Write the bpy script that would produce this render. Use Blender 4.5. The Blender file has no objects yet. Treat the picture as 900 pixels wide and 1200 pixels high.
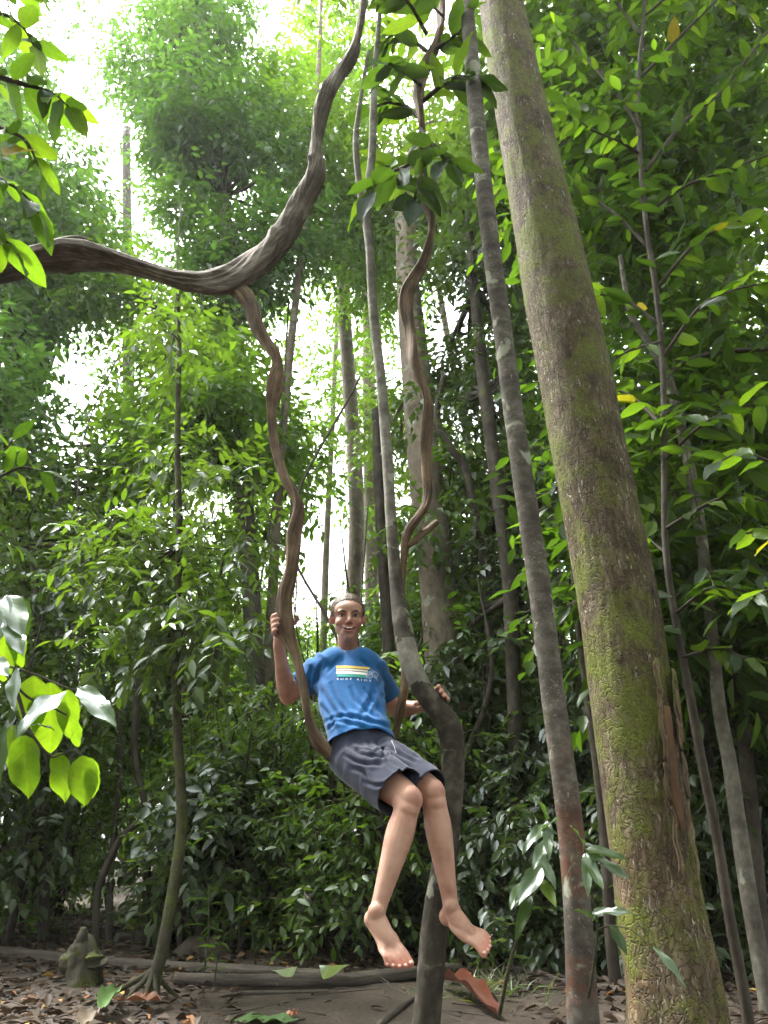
import bpy, math, random
import numpy as np
from mathutils import Matrix, Vector
from mathutils.bvhtree import BVHTree

# ------------------------------------------------------------------ camera, sky, sun, exposure
sc = bpy.context.scene
PITCH = math.radians(24.8)
CAM = np.array([0.0, 0.0, 0.7])
FPX = 866.0                                   # focal length in pixels of a 900 x 1200 picture
cam_d = bpy.data.cameras.new("camera"); cam = bpy.data.objects.new("camera", cam_d)
sc.collection.objects.link(cam); sc.camera = cam
cam.location = CAM; cam.rotation_euler = (math.pi / 2 + PITCH, 0, 0)
cam_d.sensor_fit = 'VERTICAL'; cam_d.sensor_height = 36.0; cam_d.lens = FPX / 1200 * 36.0
cam_d.clip_start = 0.02; cam_d.clip_end = 2000

SUN_DIR = Vector((-0.40, 0.24, 0.88)).normalized()
world = bpy.data.worlds.new("World"); sc.world = world; world.use_nodes = True
wn = world.node_tree.nodes; wl = world.node_tree.links
bg = wn["Background"]
sky = wn.new("ShaderNodeTexSky"); sky.sky_type = 'NISHITA'; sky.sun_disc = False
sky.sun_elevation = math.asin(SUN_DIR.z); sky.sun_rotation = math.atan2(SUN_DIR.x, SUN_DIR.y)
sky.air_density = 1.0; sky.dust_density = 4.0; sky.ozone_density = 1.0
hs = wn.new("ShaderNodeHueSaturation"); hs.inputs["Saturation"].default_value = 0.10
wl.new(sky.outputs[0], hs.inputs["Color"]); wl.new(hs.outputs[0], bg.inputs["Color"])
bg.inputs["Strength"].default_value = 0.15
sun_d = bpy.data.lights.new("sun", 'SUN'); sun_d.energy = 1.5; sun_d.angle = math.radians(14); sun_d.color = (1, 0.95, 0.86)
sun = bpy.data.objects.new("sun", sun_d); sc.collection.objects.link(sun)
sun.rotation_euler = SUN_DIR.to_track_quat('Z', 'Y').to_euler()
vs = sc.view_settings
vs.view_transform = 'Standard'; vs.look = 'None'; vs.gamma = 1.0; vs.use_curve_mapping = False
vs.exposure = 3.0
cy = sc.cycles
cy.max_bounces = 5; cy.diffuse_bounces = 3; cy.glossy_bounces = 2; cy.transmission_bounces = 4; cy.transparent_max_bounces = 4
cy.use_light_tree = False; cy.use_adaptive_sampling = True; cy.adaptive_threshold = 0.03; cy.use_denoising = True; cy.caustics_reflective = False; cy.caustics_refractive = False
cy.sample_clamp_indirect = 6.0

# ------------------------------------------------------------------ helpers
COL = sc.collection
A = np.array
CP, SP = math.cos(PITCH), math.sin(PITCH)

def ray(px, py):
    a, b = (px - 450) / FPX, (600 - py) / FPX
    return A([a, CP - b * SP, SP + b * CP])
def at(px, py, Y):
    """the place at distance Y from the viewer along the ground that lies on a sight line"""
    d = ray(px, py); return CAM + d * (Y / d[1])
def gnd(px, py, z=0.0):
    d = ray(px, py); return CAM + d * ((z - CAM[2]) / d[2])
def zc(p): return p[1] * CP + (p[2] - CAM[2]) * SP
def nrm(v):
    v = np.asarray(v, float); n = np.linalg.norm(v, axis=-1, keepdims=True); return v / np.maximum(n, 1e-9)

def vnoise(p, seed=0.0):
    p = np.asarray(p, float); i = np.floor(p); f = p - i; f = f * f * (3 - 2 * f)
    def h(ix, iy, iz):
        s = np.sin(ix * 127.1 + iy * 311.7 + iz * 74.7 + seed * 53.3) * 43758.5453
        return s - np.floor(s)
    x, y, z = i[..., 0], i[..., 1], i[..., 2]; fx, fy, fz = f[..., 0], f[..., 1], f[..., 2]
    def L(a, b, t): return a + (b - a) * t
    c0 = L(L(h(x, y, z), h(x + 1, y, z), fx), L(h(x, y + 1, z), h(x + 1, y + 1, z), fx), fy)
    c1 = L(L(h(x, y, z + 1), h(x + 1, y, z + 1), fx), L(h(x, y + 1, z + 1), h(x + 1, y + 1, z + 1), fx), fy)
    return L(c0, c1, fz)
def fbm(p, seed=0.0, oc=3):
    p = np.asarray(p, float); s = 0; a = 0.5
    for k in range(oc): s = s + a * (vnoise(p * 2 ** k, seed + k * 7.3) - 0.5) * 2; a *= 0.5
    return s

def catmull(P, n):
    P = np.asarray(P, float)
    if len(P) == 2: return P[0] + (P[1] - P[0]) * np.linspace(0, 1, n)[:, None]
    Q = np.vstack([2 * P[0] - P[1], P, 2 * P[-1] - P[-2]])
    t = np.linspace(0, len(P) - 1 - 1e-6, n); i = t.astype(int); f = (t - i)[:, None]
    a, b, c, d = Q[i], Q[i + 1], Q[i + 2], Q[i + 3]
    return 0.5 * (2 * b + (c - a) * f + (2 * a - 5 * b + 4 * c - d) * f ** 2 + (3 * b - a - 3 * c + d) * f ** 3)

ORG = {}                                       # where each parent's own origin stands
def org(o): return ORG[o.name] if o is not None else np.zeros(3)
def tag(o, label=None, cat=None, group=None, kind=None):
    if label: o["label"] = label
    if cat: o["category"] = cat
    if group: o["group"] = group
    if kind: o["kind"] = kind
    return o
def thing(name, loc, label, cat, group=None):
    o = bpy.data.objects.new(name, None); COL.objects.link(o)
    o.empty_display_size = 0.1; o.location = loc; ORG[o.name] = A(loc, float)
    return tag(o, label, cat, group)
def mesh_np(name, V, F, smooth=True, attrs=None, vattrs=None, uv=None):
    V = np.asarray(V, np.float32); F = np.asarray(F, np.int32)
    me = bpy.data.meshes.new(name); k = F.shape[1]; m = len(F)
    me.vertices.add(len(V)); me.vertices.foreach_set("co", V.ravel())
    me.loops.add(m * k); me.loops.foreach_set("vertex_index", F.ravel())
    me.polygons.add(m); me.polygons.foreach_set("loop_start", np.arange(0, m * k, k, dtype=np.int32))
    me.update(calc_edges=True)
    if smooth: me.polygons.foreach_set("use_smooth", np.ones(m, bool))
    for n, d in (attrs or {}).items():
        a = me.attributes.new(n, 'FLOAT', 'POINT'); a.data.foreach_set("value", np.asarray(d, np.float32).ravel())
    for n, d in (vattrs or {}).items():
        a = me.attributes.new(n, 'FLOAT_VECTOR', 'POINT'); a.data.foreach_set("vector", np.asarray(d, np.float32).ravel())
    if uv is not None:
        l = me.uv_layers.new(name="UVMap"); l.data.foreach_set("uv", np.asarray(uv, np.float32)[F.ravel()].ravel())
    me.validate(); return me
def put(name, me, mat, parent=None, loc=None):
    if mat is not None and not me.materials: me.materials.append(mat)
    o = bpy.data.objects.new(name, me); COL.objects.link(o)
    if parent is not None: o.parent = parent
    if loc is not None: o.location = loc
    ORG[o.name] = org(parent) + (A(loc, float) if loc is not None else 0)
    return o
def obj(name, V, F, mat, parent=None, **kw):
    """one mesh object from world-space vertices"""
    return put(name, mesh_np(name, np.asarray(V) - org(parent), F, **kw), mat, parent)
def copy_tree(o, loc=None, rz=None, s=None, parent=None):
    c = o.copy(); COL.objects.link(c)
    if parent is not None: c.parent = parent
    if loc is not None: c.location = loc
    if rz is not None: c.rotation_euler = (0, 0, rz)
    if s is not None: c.scale = s if hasattr(s, '__len__') else (s, s, s)
    for ch in o.children: copy_tree(ch, parent=c)
    return c

def tube(P, R, n=None, seg=12, disp=None, ry=None, twist=0.0, caps=True):
    """tapered tube along a smooth path; disp(theta, s, pos) scales the radius; returns V, F(quads), bark coordinates"""
    P = np.asarray(P, float); R = np.asarray(R, float)
    if n is None: n = max(4, len(P) * 6)
    PR = catmull(np.column_stack([P, R, R if ry is None else ry]), n); C = PR[:, :3]; r = np.maximum(PR[:, 3], 1e-4); r2 = np.maximum(PR[:, 4], 1e-4)
    T = nrm(np.gradient(C, axis=0)); s = np.concatenate([[0], np.cumsum(np.linalg.norm(np.diff(C, axis=0), axis=1))])
    ref = A([1.0, 0, 0]) if abs(T[0][0]) < 0.8 else A([0, 1.0, 0])
    e1 = np.zeros_like(C); e = ref
    for i in range(n):
        e = e - T[i] * (e @ T[i]); e = e / np.linalg.norm(e); e1[i] = e
    e2 = np.cross(T, e1)
    if twist:
        ta = (twist * s)[:, None]; e1, e2 = np.cos(ta) * e1 + np.sin(ta) * e2, -np.sin(ta) * e1 + np.cos(ta) * e2
    th = np.linspace(0, 2 * np.pi, seg, endpoint=False)
    TH = np.repeat(th[None, :], n, 0)
    ct, st = np.cos(TH)[..., None], np.sin(TH)[..., None]
    rr = np.stack([np.repeat(r[:, None], seg, 1), np.repeat(r2[:, None], seg, 1)])
    m = 1.0
    if disp is not None:
        pos0 = C[:, None, :] + r[:, None, None] * (ct * e1[:, None] + st * e2[:, None])
        m = disp(np.repeat(th[None], n, 0), np.repeat(s[:, None], seg, 1), pos0)
    V = C[:, None, :] + (rr[0] * m)[..., None] * ct * e1[:, None] + (rr[1] * m)[..., None] * st * e2[:, None]
    B = np.stack([np.cos(th)[None] * np.repeat(r[:, None], seg, 1), np.sin(th)[None] * np.repeat(r[:, None], seg, 1), np.repeat(s[:, None], seg, 1)], -1)
    I = np.arange(n * seg).reshape(n, seg); J = np.roll(I, -1, 1)
    F = np.stack([I[:-1], J[:-1], J[1:], I[1:]], -1).reshape(-1, 4)
    V = V.reshape(-1, 3); B = B.reshape(-1, 3)
    if caps:
        k = len(V); V = np.vstack([V, C[0] - T[0] * r[0] * 0.3, C[-1] + T[-1] * r[-1] * 0.3]); B = np.vstack([B, [0, 0, 0], [0, 0, s[-1]]])
        f0 = np.stack([J[0], I[0], np.full(seg, k), np.full(seg, k)], -1); f1 = np.stack([I[-1], J[-1], np.full(seg, k + 1), np.full(seg, k + 1)], -1)
        # degenerate quads are avoided by pairing: use triangles written as quads with a mid point
        mids = (V[f0[:, 0]] + V[f0[:, 1]]) / 2
        F = np.vstack([F, f0, f1])
    return V, F, B
def clean_quads(F):
    """quads whose last two corners coincide become triangles (list of tuples)"""
    return [tuple(f[:3]) if f[2] == f[3] else tuple(f) for f in F.tolist()]
def tube_obj(name, P, R, mat, parent=None, **kw):
    V, F, B = tube(P, R, **kw)
    me = bpy.data.meshes.new(name); me.from_pydata((V - org(parent)).tolist(), [], clean_quads(F)); me.update()
    me.polygons.foreach_set("use_smooth", np.ones(len(me.polygons), bool))
    a = me.attributes.new("bark", 'FLOAT_VECTOR', 'POINT'); a.data.foreach_set("vector", B.astype(np.float32).ravel())
    return put(name, me, mat, parent)
def tubes_obj(name, specs, mat, parent=None):
    """several limbs grown together into one mesh"""
    VV, FF, BB, k = [], [], [], 0
    for P, R, kw in specs:
        V, F, B = tube(P, R, **kw); VV.append(V); BB.append(B); FF += [tuple(i + k for i in f) for f in clean_quads(F)]; k += len(V)
    V = np.vstack(VV); me = bpy.data.meshes.new(name); me.from_pydata((V - org(parent)).tolist(), [], FF); me.update()
    me.polygons.foreach_set("use_smooth", np.ones(len(me.polygons), bool))
    a = me.attributes.new("bark", 'FLOAT_VECTOR', 'POINT'); a.data.foreach_set("vector", np.vstack(BB).astype(np.float32).ravel())
    return put(name, me, mat, parent)
def pxpath(pts):
    """[(px, py, width px, Y)] -> positions and radii"""
    P = [at(a, b, d) for a, b, w, d in pts]; R = [w / 2 * zc(p) / FPX for (a, b, w, d), p in zip(pts, P)]
    return P, R

# ------------------------------------------------------------------ materials
def new_mat(name):
    m = bpy.data.materials.new(name); m.use_nodes = True; m.node_tree.nodes.clear(); return m, m.node_tree.nodes, m.node_tree.links
def N(nodes, t, **kw):
    n = nodes.new(t)
    for k, v in kw.items():
        if k in n.inputs: n.inputs[k].default_value = v
        else: setattr(n, k, v)
    return n
def ramp(nodes, links, fac, stops, interp='LINEAR'):
    r = nodes.new("ShaderNodeValToRGB"); r.color_ramp.interpolation = interp
    e = r.color_ramp.elements
    while len(e) < len(stops): e.new(0.5)
    for i, (p, c) in enumerate(stops):
        e[i].position = p; e[i].color = (*c, 1) if len(c) == 3 else c
    links.new(fac, r.inputs[0]); return r.outputs[0]
def mixc(nodes, links, fac, a, b, blend='MIX'):
    m = nodes.new("ShaderNodeMix"); m.data_type = 'RGBA'; m.blend_type = blend
    for sock, v in ((m.inputs[0], fac), (m.inputs[6], a), (m.inputs[7], b)):
        if hasattr(v, 'links') or isinstance(v, bpy.types.NodeSocket): links.new(v, sock)
        elif isinstance(v, (int, float)): sock.default_value = v
        else: sock.default_value = (*v, 1)
    return m.outputs[2]

def leaf_material(name, stops, trans=1.0, tfac=0.45, gloss=0.10, rough=0.38, source="tint", veins=False, tcol=(2.0, 2.3, 0.50)):
    """thin leaf: diffuse reflection, light let through, waxy sheen; colour varies from leaf to leaf"""
    m, nd, lk = new_mat(name)
    out = N(nd, "ShaderNodeOutputMaterial")
    if source == "tint": t = N(nd, "ShaderNodeAttribute", attribute_name="tint").outputs["Fac"]
    else: t = N(nd, "ShaderNodeObjectInfo").outputs["Random"]
    c = ramp(nd, lk, t, stops)
    bump = None
    if veins:
        uv = N(nd, "ShaderNodeUVMap"); sep = N(nd, "ShaderNodeSeparateXYZ"); lk.new(uv.outputs[0], sep.inputs[0])
        ab = N(nd, "ShaderNodeMath", operation='ABSOLUTE'); lk.new(sep.outputs[1], ab.inputs[0])
        k = N(nd, "ShaderNodeMath", operation='MULTIPLY_ADD'); lk.new(ab.outputs[0], k.inputs[0]); k.inputs[1].default_value = -0.55; lk.new(sep.outputs[0], k.inputs[2])
        sn = N(nd, "ShaderNodeMath", operation='MULTIPLY'); lk.new(k.outputs[0], sn.inputs[0]); sn.inputs[1].default_value = 62.0
        si = N(nd, "ShaderNodeMath", operation='SINE'); lk.new(sn.outputs[0], si.inputs[0])
        v1 = N(nd, "ShaderNodeMapRange"); lk.new(si.outputs[0], v1.inputs[0]); v1.inputs[1].default_value = 0.8; v1.inputs[2].default_value = 1.0
        v2 = N(nd, "ShaderNodeMapRange"); lk.new(ab.outputs[0], v2.inputs[0]); v2.inputs[1].default_value = 0.05; v2.inputs[2].default_value = 0.015
        mx = N(nd, "ShaderNodeMath", operation='MAXIMUM'); lk.new(v1.outputs[0], mx.inputs[0]); lk.new(v2.outputs[0], mx.inputs[1])
        nz = N(nd, "ShaderNodeTexNoise", Scale=9.0, Detail=3.0); tc = N(nd, "ShaderNodeTexCoord"); lk.new(tc.outputs["Object"], nz.inputs["Vector"])
        c = mixc(nd, lk, ramp(nd, lk, nz.outputs[0], [(0.4, (0, 0, 0)), (0.75, (.5, .5, .5))]), c, mixc(nd, lk, 1.0, c, (0.75, 0.62, 0.45), 'MULTIPLY'))
        sp_ = N(nd, "ShaderNodeTexNoise", Scale=17.0, Detail=2.0); rnd = N(nd, "ShaderNodeObjectInfo"); so_ = N(nd, "ShaderNodeVectorMath", operation='ADD'); lk.new(tc.outputs["Object"], so_.inputs[0]); lk.new(rnd.outputs["Location"], so_.inputs[1]); lk.new(so_.outputs[0], sp_.inputs["Vector"]); lk.new(so_.outputs[0], nz.inputs["Vector"])
        c = mixc(nd, lk, ramp(nd, lk, sp_.outputs[0], [(.70, (0, 0, 0)), (.74, (.75, .75, .75))]), c, (.10, .065, .025))
        vf = N(nd, "ShaderNodeMath", operation='MULTIPLY'); lk.new(mx.outputs[0], vf.inputs[0]); vf.inputs[1].default_value = 0.35
        c = mixc(nd, lk, vf.outputs[0], c, mixc(nd, lk, 1.0, c, (1.5, 1.35, 1.2), 'MULTIPLY'))
        b = N(nd, "ShaderNodeBump", Strength=0.10, Distance=0.003); lk.new(mx.outputs[0], b.inputs["Height"]); b.invert = True; bump = b.outputs[0]
    df = N(nd, "ShaderNodeBsdfDiffuse"); tr = N(nd, "ShaderNodeBsdfTranslucent"); gl = N(nd, "ShaderNodeBsdfGlossy", Roughness=rough)
    gl.inputs["Color"].default_value = (0.9, 0.95, 1, 1)
    lk.new(c, df.inputs[0]); lk.new(mixc(nd, lk, 1.0, c, tuple(x * trans for x in tcol), 'MULTIPLY'), tr.inputs[0])
    if bump is not None:
        for s_ in (df, gl): lk.new(bump, s_.inputs["Normal"])
    m1 = N(nd, "ShaderNodeMixShader"); m1.inputs[0].default_value = tfac; lk.new(df.outputs[0], m1.inputs[1]); lk.new(tr.outputs[0], m1.inputs[2])
    m2 = N(nd, "ShaderNodeMixShader"); lk.new(m1.outputs[0], m2.inputs[1]); lk.new(gl.outputs[0], m2.inputs[2])
    lw = N(nd, "ShaderNodeLayerWeight", Blend=0.25); mr = N(nd, "ShaderNodeMapRange"); lk.new(lw.outputs["Facing"], mr.inputs[0])
    mr.inputs[3].default_value = gloss; mr.inputs[4].default_value = gloss * 3.2
    lk.new(mr.outputs[0], m2.inputs[0]); lk.new(m2.outputs[0], out.inputs[0])
    return m

def bark_material(name, dark, mid, light, scale=26.0, stretch=0.22, moss=0.0, moss_col=(0.085, 0.11, 0.018), lichen=0.0, lichen_col=(0.34, 0.36, 0.28),
                  red=0.0, red_col=(0.17, 0.055, 0.022), red_top=None, rings=0.0, bump=0.6, rough=0.85, coarse=3.0, moss_scale=3.0, crack=0.0, flecks=0.0):
    m, nd, lk = new_mat(name)
    out = N(nd, "ShaderNodeOutputMaterial"); bs = N(nd, "ShaderNodeBsdfPrincipled", Roughness=rough); lk.new(bs.outputs[0], out.inputs[0])
    bs.inputs["Specular IOR Level"].default_value = 0.25
    at_ = N(nd, "ShaderNodeAttribute", attribute_name="bark"); mp = N(nd, "ShaderNodeMapping"); lk.new(at_.outputs["Vector"], mp.inputs[0]); mp.inputs["Scale"].default_value = (1, 1, stretch)
    n1 = N(nd, "ShaderNodeTexNoise", Scale=scale, Detail=6.0, Roughness=0.65); lk.new(mp.outputs[0], n1.inputs["Vector"])
    n2 = N(nd, "ShaderNodeTexNoise", Scale=coarse, Detail=4.0, Roughness=0.6); lk.new(at_.outputs["Vector"], n2.inputs["Vector"])
    ad = N(nd, "ShaderNodeMath", operation='MULTIPLY_ADD'); lk.new(n2.outputs[0], ad.inputs[0]); ad.inputs[1].default_value = 0.55
    h1 = N(nd, "ShaderNodeMath", operation='MULTIPLY'); lk.new(n1.outputs[0], h1.inputs[0]); h1.inputs[1].default_value = 0.5; lk.new(h1.outputs[0], ad.inputs[2])
    c = ramp(nd, lk, ad.outputs[0], [(0.36, dark), (0.52, mid), (0.68, light)])
    height = n1.outputs[0]
    geo = N(nd, "ShaderNodeNewGeometry")
    if crack:
        mp2 = N(nd, "ShaderNodeMapping"); lk.new(at_.outputs["Vector"], mp2.inputs[0]); mp2.inputs["Scale"].default_value = (1, 1, 0.30)
        nd_ = N(nd, "ShaderNodeTexNoise", Scale=9.0, Detail=4.0); lk.new(at_.outputs["Vector"], nd_.inputs["Vector"])
        wv = N(nd, "ShaderNodeVectorMath", operation='MULTIPLY_ADD'); lk.new(nd_.outputs["Color"], wv.inputs[0]); wv.inputs[1].default_value = (.16, .16, .16); lk.new(mp2.outputs[0], wv.inputs[2])
        vo = N(nd, "ShaderNodeTexVoronoi", Scale=34.0, feature='DISTANCE_TO_EDGE'); lk.new(wv.outputs[0], vo.inputs["Vector"])
        vc = N(nd, "ShaderNodeTexVoronoi", Scale=34.0); lk.new(wv.outputs[0], vc.inputs["Vector"])
        sv = N(nd, "ShaderNodeSeparateXYZ"); lk.new(vc.outputs["Color"], sv.inputs[0])
        c = mixc(nd, lk, ramp(nd, lk, sv.outputs[0], [(0, (0, 0, 0)), (1, (.6 * crack,) * 3)]), c, mixc(nd, lk, 1.0, c, (.55, .5, .42), 'MULTIPLY'))
        c = mixc(nd, lk, ramp(nd, lk, vo.outputs["Distance"], [(0.0, (crack,) * 3), (0.13, (0, 0, 0))]), c, mixc(nd, lk, 1.0, c, (.28, .24, .2), 'MULTIPLY'))
        mn = N(nd, "ShaderNodeMapRange"); lk.new(vo.outputs["Distance"], mn.inputs[0]); mn.inputs[2].default_value = .14
        hc = N(nd, "ShaderNodeMath", operation='MULTIPLY_ADD'); lk.new(mn.outputs[0], hc.inputs[0]); hc.inputs[1].default_value = .8 * crack; lk.new(height, hc.inputs[2]); height = hc.outputs[0]
    if flecks:
        nf = N(nd, "ShaderNodeTexNoise", Scale=75.0, Detail=3.0, Roughness=.6); lk.new(mp.outputs[0], nf.inputs["Vector"])
        nf2 = N(nd, "ShaderNodeTexNoise", Scale=6.0, Detail=3.0); lk.new(at_.outputs["Vector"], nf2.inputs["Vector"])
        ff = N(nd, "ShaderNodeMath", operation='MULTIPLY'); lk.new(ramp(nd, lk, nf.outputs[0], [(.60, (0, 0, 0)), (.66, (1, 1, 1))]), ff.inputs[0]); lk.new(ramp(nd, lk, nf2.outputs[0], [(.42, (0, 0, 0)), (.6, (flecks,) * 3)]), ff.inputs[1])
        c = mixc(nd, lk, ff.outputs[0], c, (.34, .31, .25))
    if rings:
        sp = N(nd, "ShaderNodeSeparateXYZ"); lk.new(at_.outputs["Vector"], sp.inputs[0])
        cb = N(nd, "ShaderNodeCombineXYZ"); lk.new(sp.outputs[2], cb.inputs[2])
        n5 = N(nd, "ShaderNodeTexNoise", Scale=9.0, Detail=3.0); lk.new(cb.outputs[0], n5.inputs["Vector"])
        c = mixc(nd, lk, ramp(nd, lk, n5.outputs[0], [(0.52, (0, 0, 0)), (0.66, (rings,) * 3)]), c, dark)
    if red:
        n4 = N(nd, "ShaderNodeTexNoise", Scale=2.6, Detail=5.0, Roughness=0.7); lk.new(at_.outputs["Vector"], n4.inputs["Vector"])
        f = ramp(nd, lk, n4.outputs[0], [(0.47, (0, 0, 0)), (0.58, (red,) * 3)])
        if red_top is not None:
            sp2 = N(nd, "ShaderNodeSeparateXYZ"); lk.new(geo.outputs["Position"], sp2.inputs[0])
            r2 = N(nd, "ShaderNodeMapRange"); lk.new(sp2.outputs[2], r2.inputs[0]); r2.inputs[1].default_value = red_top; r2.inputs[2].default_value = red_top - 0.7
            mu = N(nd, "ShaderNodeMath", operation='MULTIPLY'); lk.new(f, mu.inputs[0]); lk.new(r2.outputs[0], mu.inputs[1]); f = mu.outputs[0]
        c = mixc(nd, lk, f, c, mixc(nd, lk, n1.outputs[0], (red_col[0] * .35, red_col[1] * .4, red_col[2] * .5), red_col))
    if lichen:
        n6 = N(nd, "ShaderNodeTexNoise", Scale=5.0, Detail=4.0, Roughness=0.55, Distortion=0.6); lk.new(at_.outputs["Vector"], n6.inputs["Vector"])
        f = ramp(nd, lk, n6.outputs[0], [(0.63 - 0.05 * lichen, (0, 0, 0)), (0.66 - 0.05 * lichen, (0.8,) * 3)])
        c = mixc(nd, lk, f, c, mixc(nd, lk, n1.outputs[0], tuple(x * .55 for x in lichen_col), lichen_col))
    if moss:
        n3 = N(nd, "ShaderNodeTexNoise", Scale=moss_scale, Detail=7.0, Roughness=0.72); lk.new(at_.outputs["Vector"], n3.inputs["Vector"])
        f = ramp(nd, lk, n3.outputs[0], [(0.60 - 0.16 * moss, (0, 0, 0)), (0.70 - 0.12 * moss, (0.9,) * 3)])
        n7 = N(nd, "ShaderNodeTexNoise", Scale=80.0, Detail=2.0); lk.new(at_.outputs["Vector"], n7.inputs["Vector"])
        c = mixc(nd, lk, f, c, mixc(nd, lk, n7.outputs[0], tuple(x * .45 for x in moss_col), tuple(x * 1.5 for x in moss_col)))
        hh = N(nd, "ShaderNodeMath", operation='MULTIPLY_ADD'); lk.new(f, hh.inputs[0]); hh.inputs[1].default_value = 0.3; lk.new(height, hh.inputs[2]); height = hh.outputs[0]
    bp = N(nd, "ShaderNodeBump", Strength=bump, Distance=0.012); lk.new(height, bp.inputs["Height"]); lk.new(bp.outputs[0], bs.inputs["Normal"])
    lk.new(c, bs.inputs["Base Color"]); return m

def plain_material(name, col, rough=0.6, var=0.25, scale=40.0, bump=0.0, spec=0.4, sheen=0.0, stretch=(1, 1, 1), col2=None):
    m, nd, lk = new_mat(name)
    out = N(nd, "ShaderNodeOutputMaterial"); bs = N(nd, "ShaderNodeBsdfPrincipled", Roughness=rough); lk.new(bs.outputs[0], out.inputs[0])
    bs.inputs["Specular IOR Level"].default_value = spec; bs.inputs["Sheen Weight"].default_value = sheen
    tc = N(nd, "ShaderNodeTexCoord"); mp = N(nd, "ShaderNodeMapping"); mp.inputs["Scale"].default_value = stretch; lk.new(tc.outputs["Object"], mp.inputs[0])
    n1 = N(nd, "ShaderNodeTexNoise", Scale=scale, Detail=4.0, Roughness=0.6); lk.new(mp.outputs[0], n1.inputs["Vector"])
    lk.new(ramp(nd, lk, n1.outputs[0], [(0.3, tuple(x * (1 - var) for x in col)), (0.7, col2 or tuple(min(1, x * (1 + var)) for x in col))]), bs.inputs["Base Color"])
    if bump:
        bp = N(nd, "ShaderNodeBump", Strength=bump, Distance=0.004); lk.new(n1.outputs[0], bp.inputs["Height"]); lk.new(bp.outputs[0], bs.inputs["Normal"])
    return m

G1 = [(0.0, (0.032, 0.056, 0.012)), (0.45, (0.058, 0.096, 0.019)), (0.85, (0.090, 0.135, 0.024)), (1.0, (0.14, 0.13, 0.035))]
M = {}
M['leaf_mid'] = leaf_material('leaf_mid', G1, gloss=0.05, rough=.42)
M['leaf_dark'] = leaf_material('leaf_dark', [(0, (0.024, 0.044, 0.012)), (0.6, (0.044, 0.075, 0.019)), (1, (0.070, 0.103, 0.023))], gloss=0.055, tfac=0.40, rough=.45)
M['leaf_light'] = leaf_material('leaf_light', [(0, (0.055, 0.095, 0.014)), (0.5, (0.078, 0.138, 0.024)), (0.95, (0.112, 0.172, 0.032)), (1, (0.17, 0.15, 0.04))], gloss=0.04, tfac=0.52, rough=.45)
M['leaf_canopy'] = leaf_material('leaf_canopy', [(0, (0.034, 0.064, 0.020)), (0.6, (0.060, 0.105, 0.028)), (1, (0.095, 0.145, 0.030))], gloss=0.04, tfac=0.50, tcol=(1.65, 2.15, 0.75))
M['leaf_lime'] = leaf_material('leaf_lime', [(0, (0.075, 0.130, 0.013)), (1, (0.105, 0.165, 0.016))], gloss=0.02, tfac=0.66, source="obj", veins=True, tcol=(1.9, 2.1, 0.6))
M['leaf_big'] = leaf_material('leaf_big', [(0, (0.020, 0.040, 0.009)), (0.35, (0.038, 0.072, 0.014)), (0.7, (0.070, 0.125, 0.020)), (0.97, (0.110, 0.170, 0.024)), (1, (0.22, 0.15, 0.02))], gloss=0.015, tfac=0.5, source="obj", veins=True)
M['leaf_bigdark'] = leaf_material('leaf_bigdark', [(0, (0.018, 0.036, 0.010)), (0.7, (0.036, 0.068, 0.016)), (1, (0.075, 0.115, 0.020))], gloss=0.011, tfac=0.4, source="obj", veins=True)
M['leaf_gloss'] = leaf_material('leaf_gloss', [(0, (0.045, 0.085, 0.03)), (1, (0.07, 0.12, 0.035))], gloss=0.07, rough=0.36, tfac=0.35, source="obj", veins=True)
M['leaf_bigfill'] = leaf_material('leaf_bigfill', [(0, (0.016, 0.032, 0.008)), (0.5, (0.045, 0.085, 0.016)), (1, (0.105, 0.165, 0.024))], gloss=0.015, tfac=0.48)
BR = [(0, (0.022, 0.015, 0.010)), (0.4, (0.050, 0.034, 0.023)), (0.75, (0.088, 0.063, 0.045)), (0.9, (0.15, 0.115, 0.088)), (0.95, (0.26, 0.12, 0.05)), (1, (0.38, 0.27, 0.06))]
M['litter'] = leaf_material('litter', BR, gloss=0.012, rough=.6, tfac=0.12, tcol=(1.1, 0.9, 0.6))
M['dead_leaf'] = leaf_material('dead_leaf', BR[:5], gloss=0.015, tfac=0.12, source="obj", veins=True, tcol=(1.1, 0.9, 0.6))
M['bark_big'] = bark_material('bark_big', (0.032, 0.023, 0.013), (0.088, 0.066, 0.037), (0.18, 0.15, 0.10), scale=34, stretch=0.30, moss=0.85, red=0.55, red_col=(0.24, 0.12, 0.05), red_top=0.9, bump=1.0, crack=.52, flecks=1.0, coarse=5.0, moss_scale=3.6, moss_col=(0.105, 0.125, 0.016))
M['bark_plate'] = bark_material('bark_plate', (0.055, 0.040, 0.026), (0.125, 0.09, 0.055), (0.23, 0.18, 0.12), scale=40, stretch=0.15, moss=0.3, bump=0.9)
M['wood_bare'] = bark_material('wood_bare', (0.050, 0.027, 0.014), (0.10, 0.055, 0.027), (0.16, 0.095, 0.050), scale=40, stretch=0.10, bump=0.8)
M['bark_slim'] = bark_material('bark_slim', (0.026, 0.022, 0.018), (0.070, 0.061, 0.050), (0.16, 0.148, 0.128), scale=18, stretch=1.3, moss=0.12, lichen=0.75, red=0.95, red_top=1.25, rings=0.75, bump=0.45, flecks=.5)
M['bark_grey'] = bark_material('bark_grey', (0.045, 0.040, 0.032), (0.105, 0.096, 0.078), (0.20, 0.19, 0.16), scale=22, stretch=0.8, moss=0.15, lichen=0.6, rings=0.5, bump=0.4)
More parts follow.
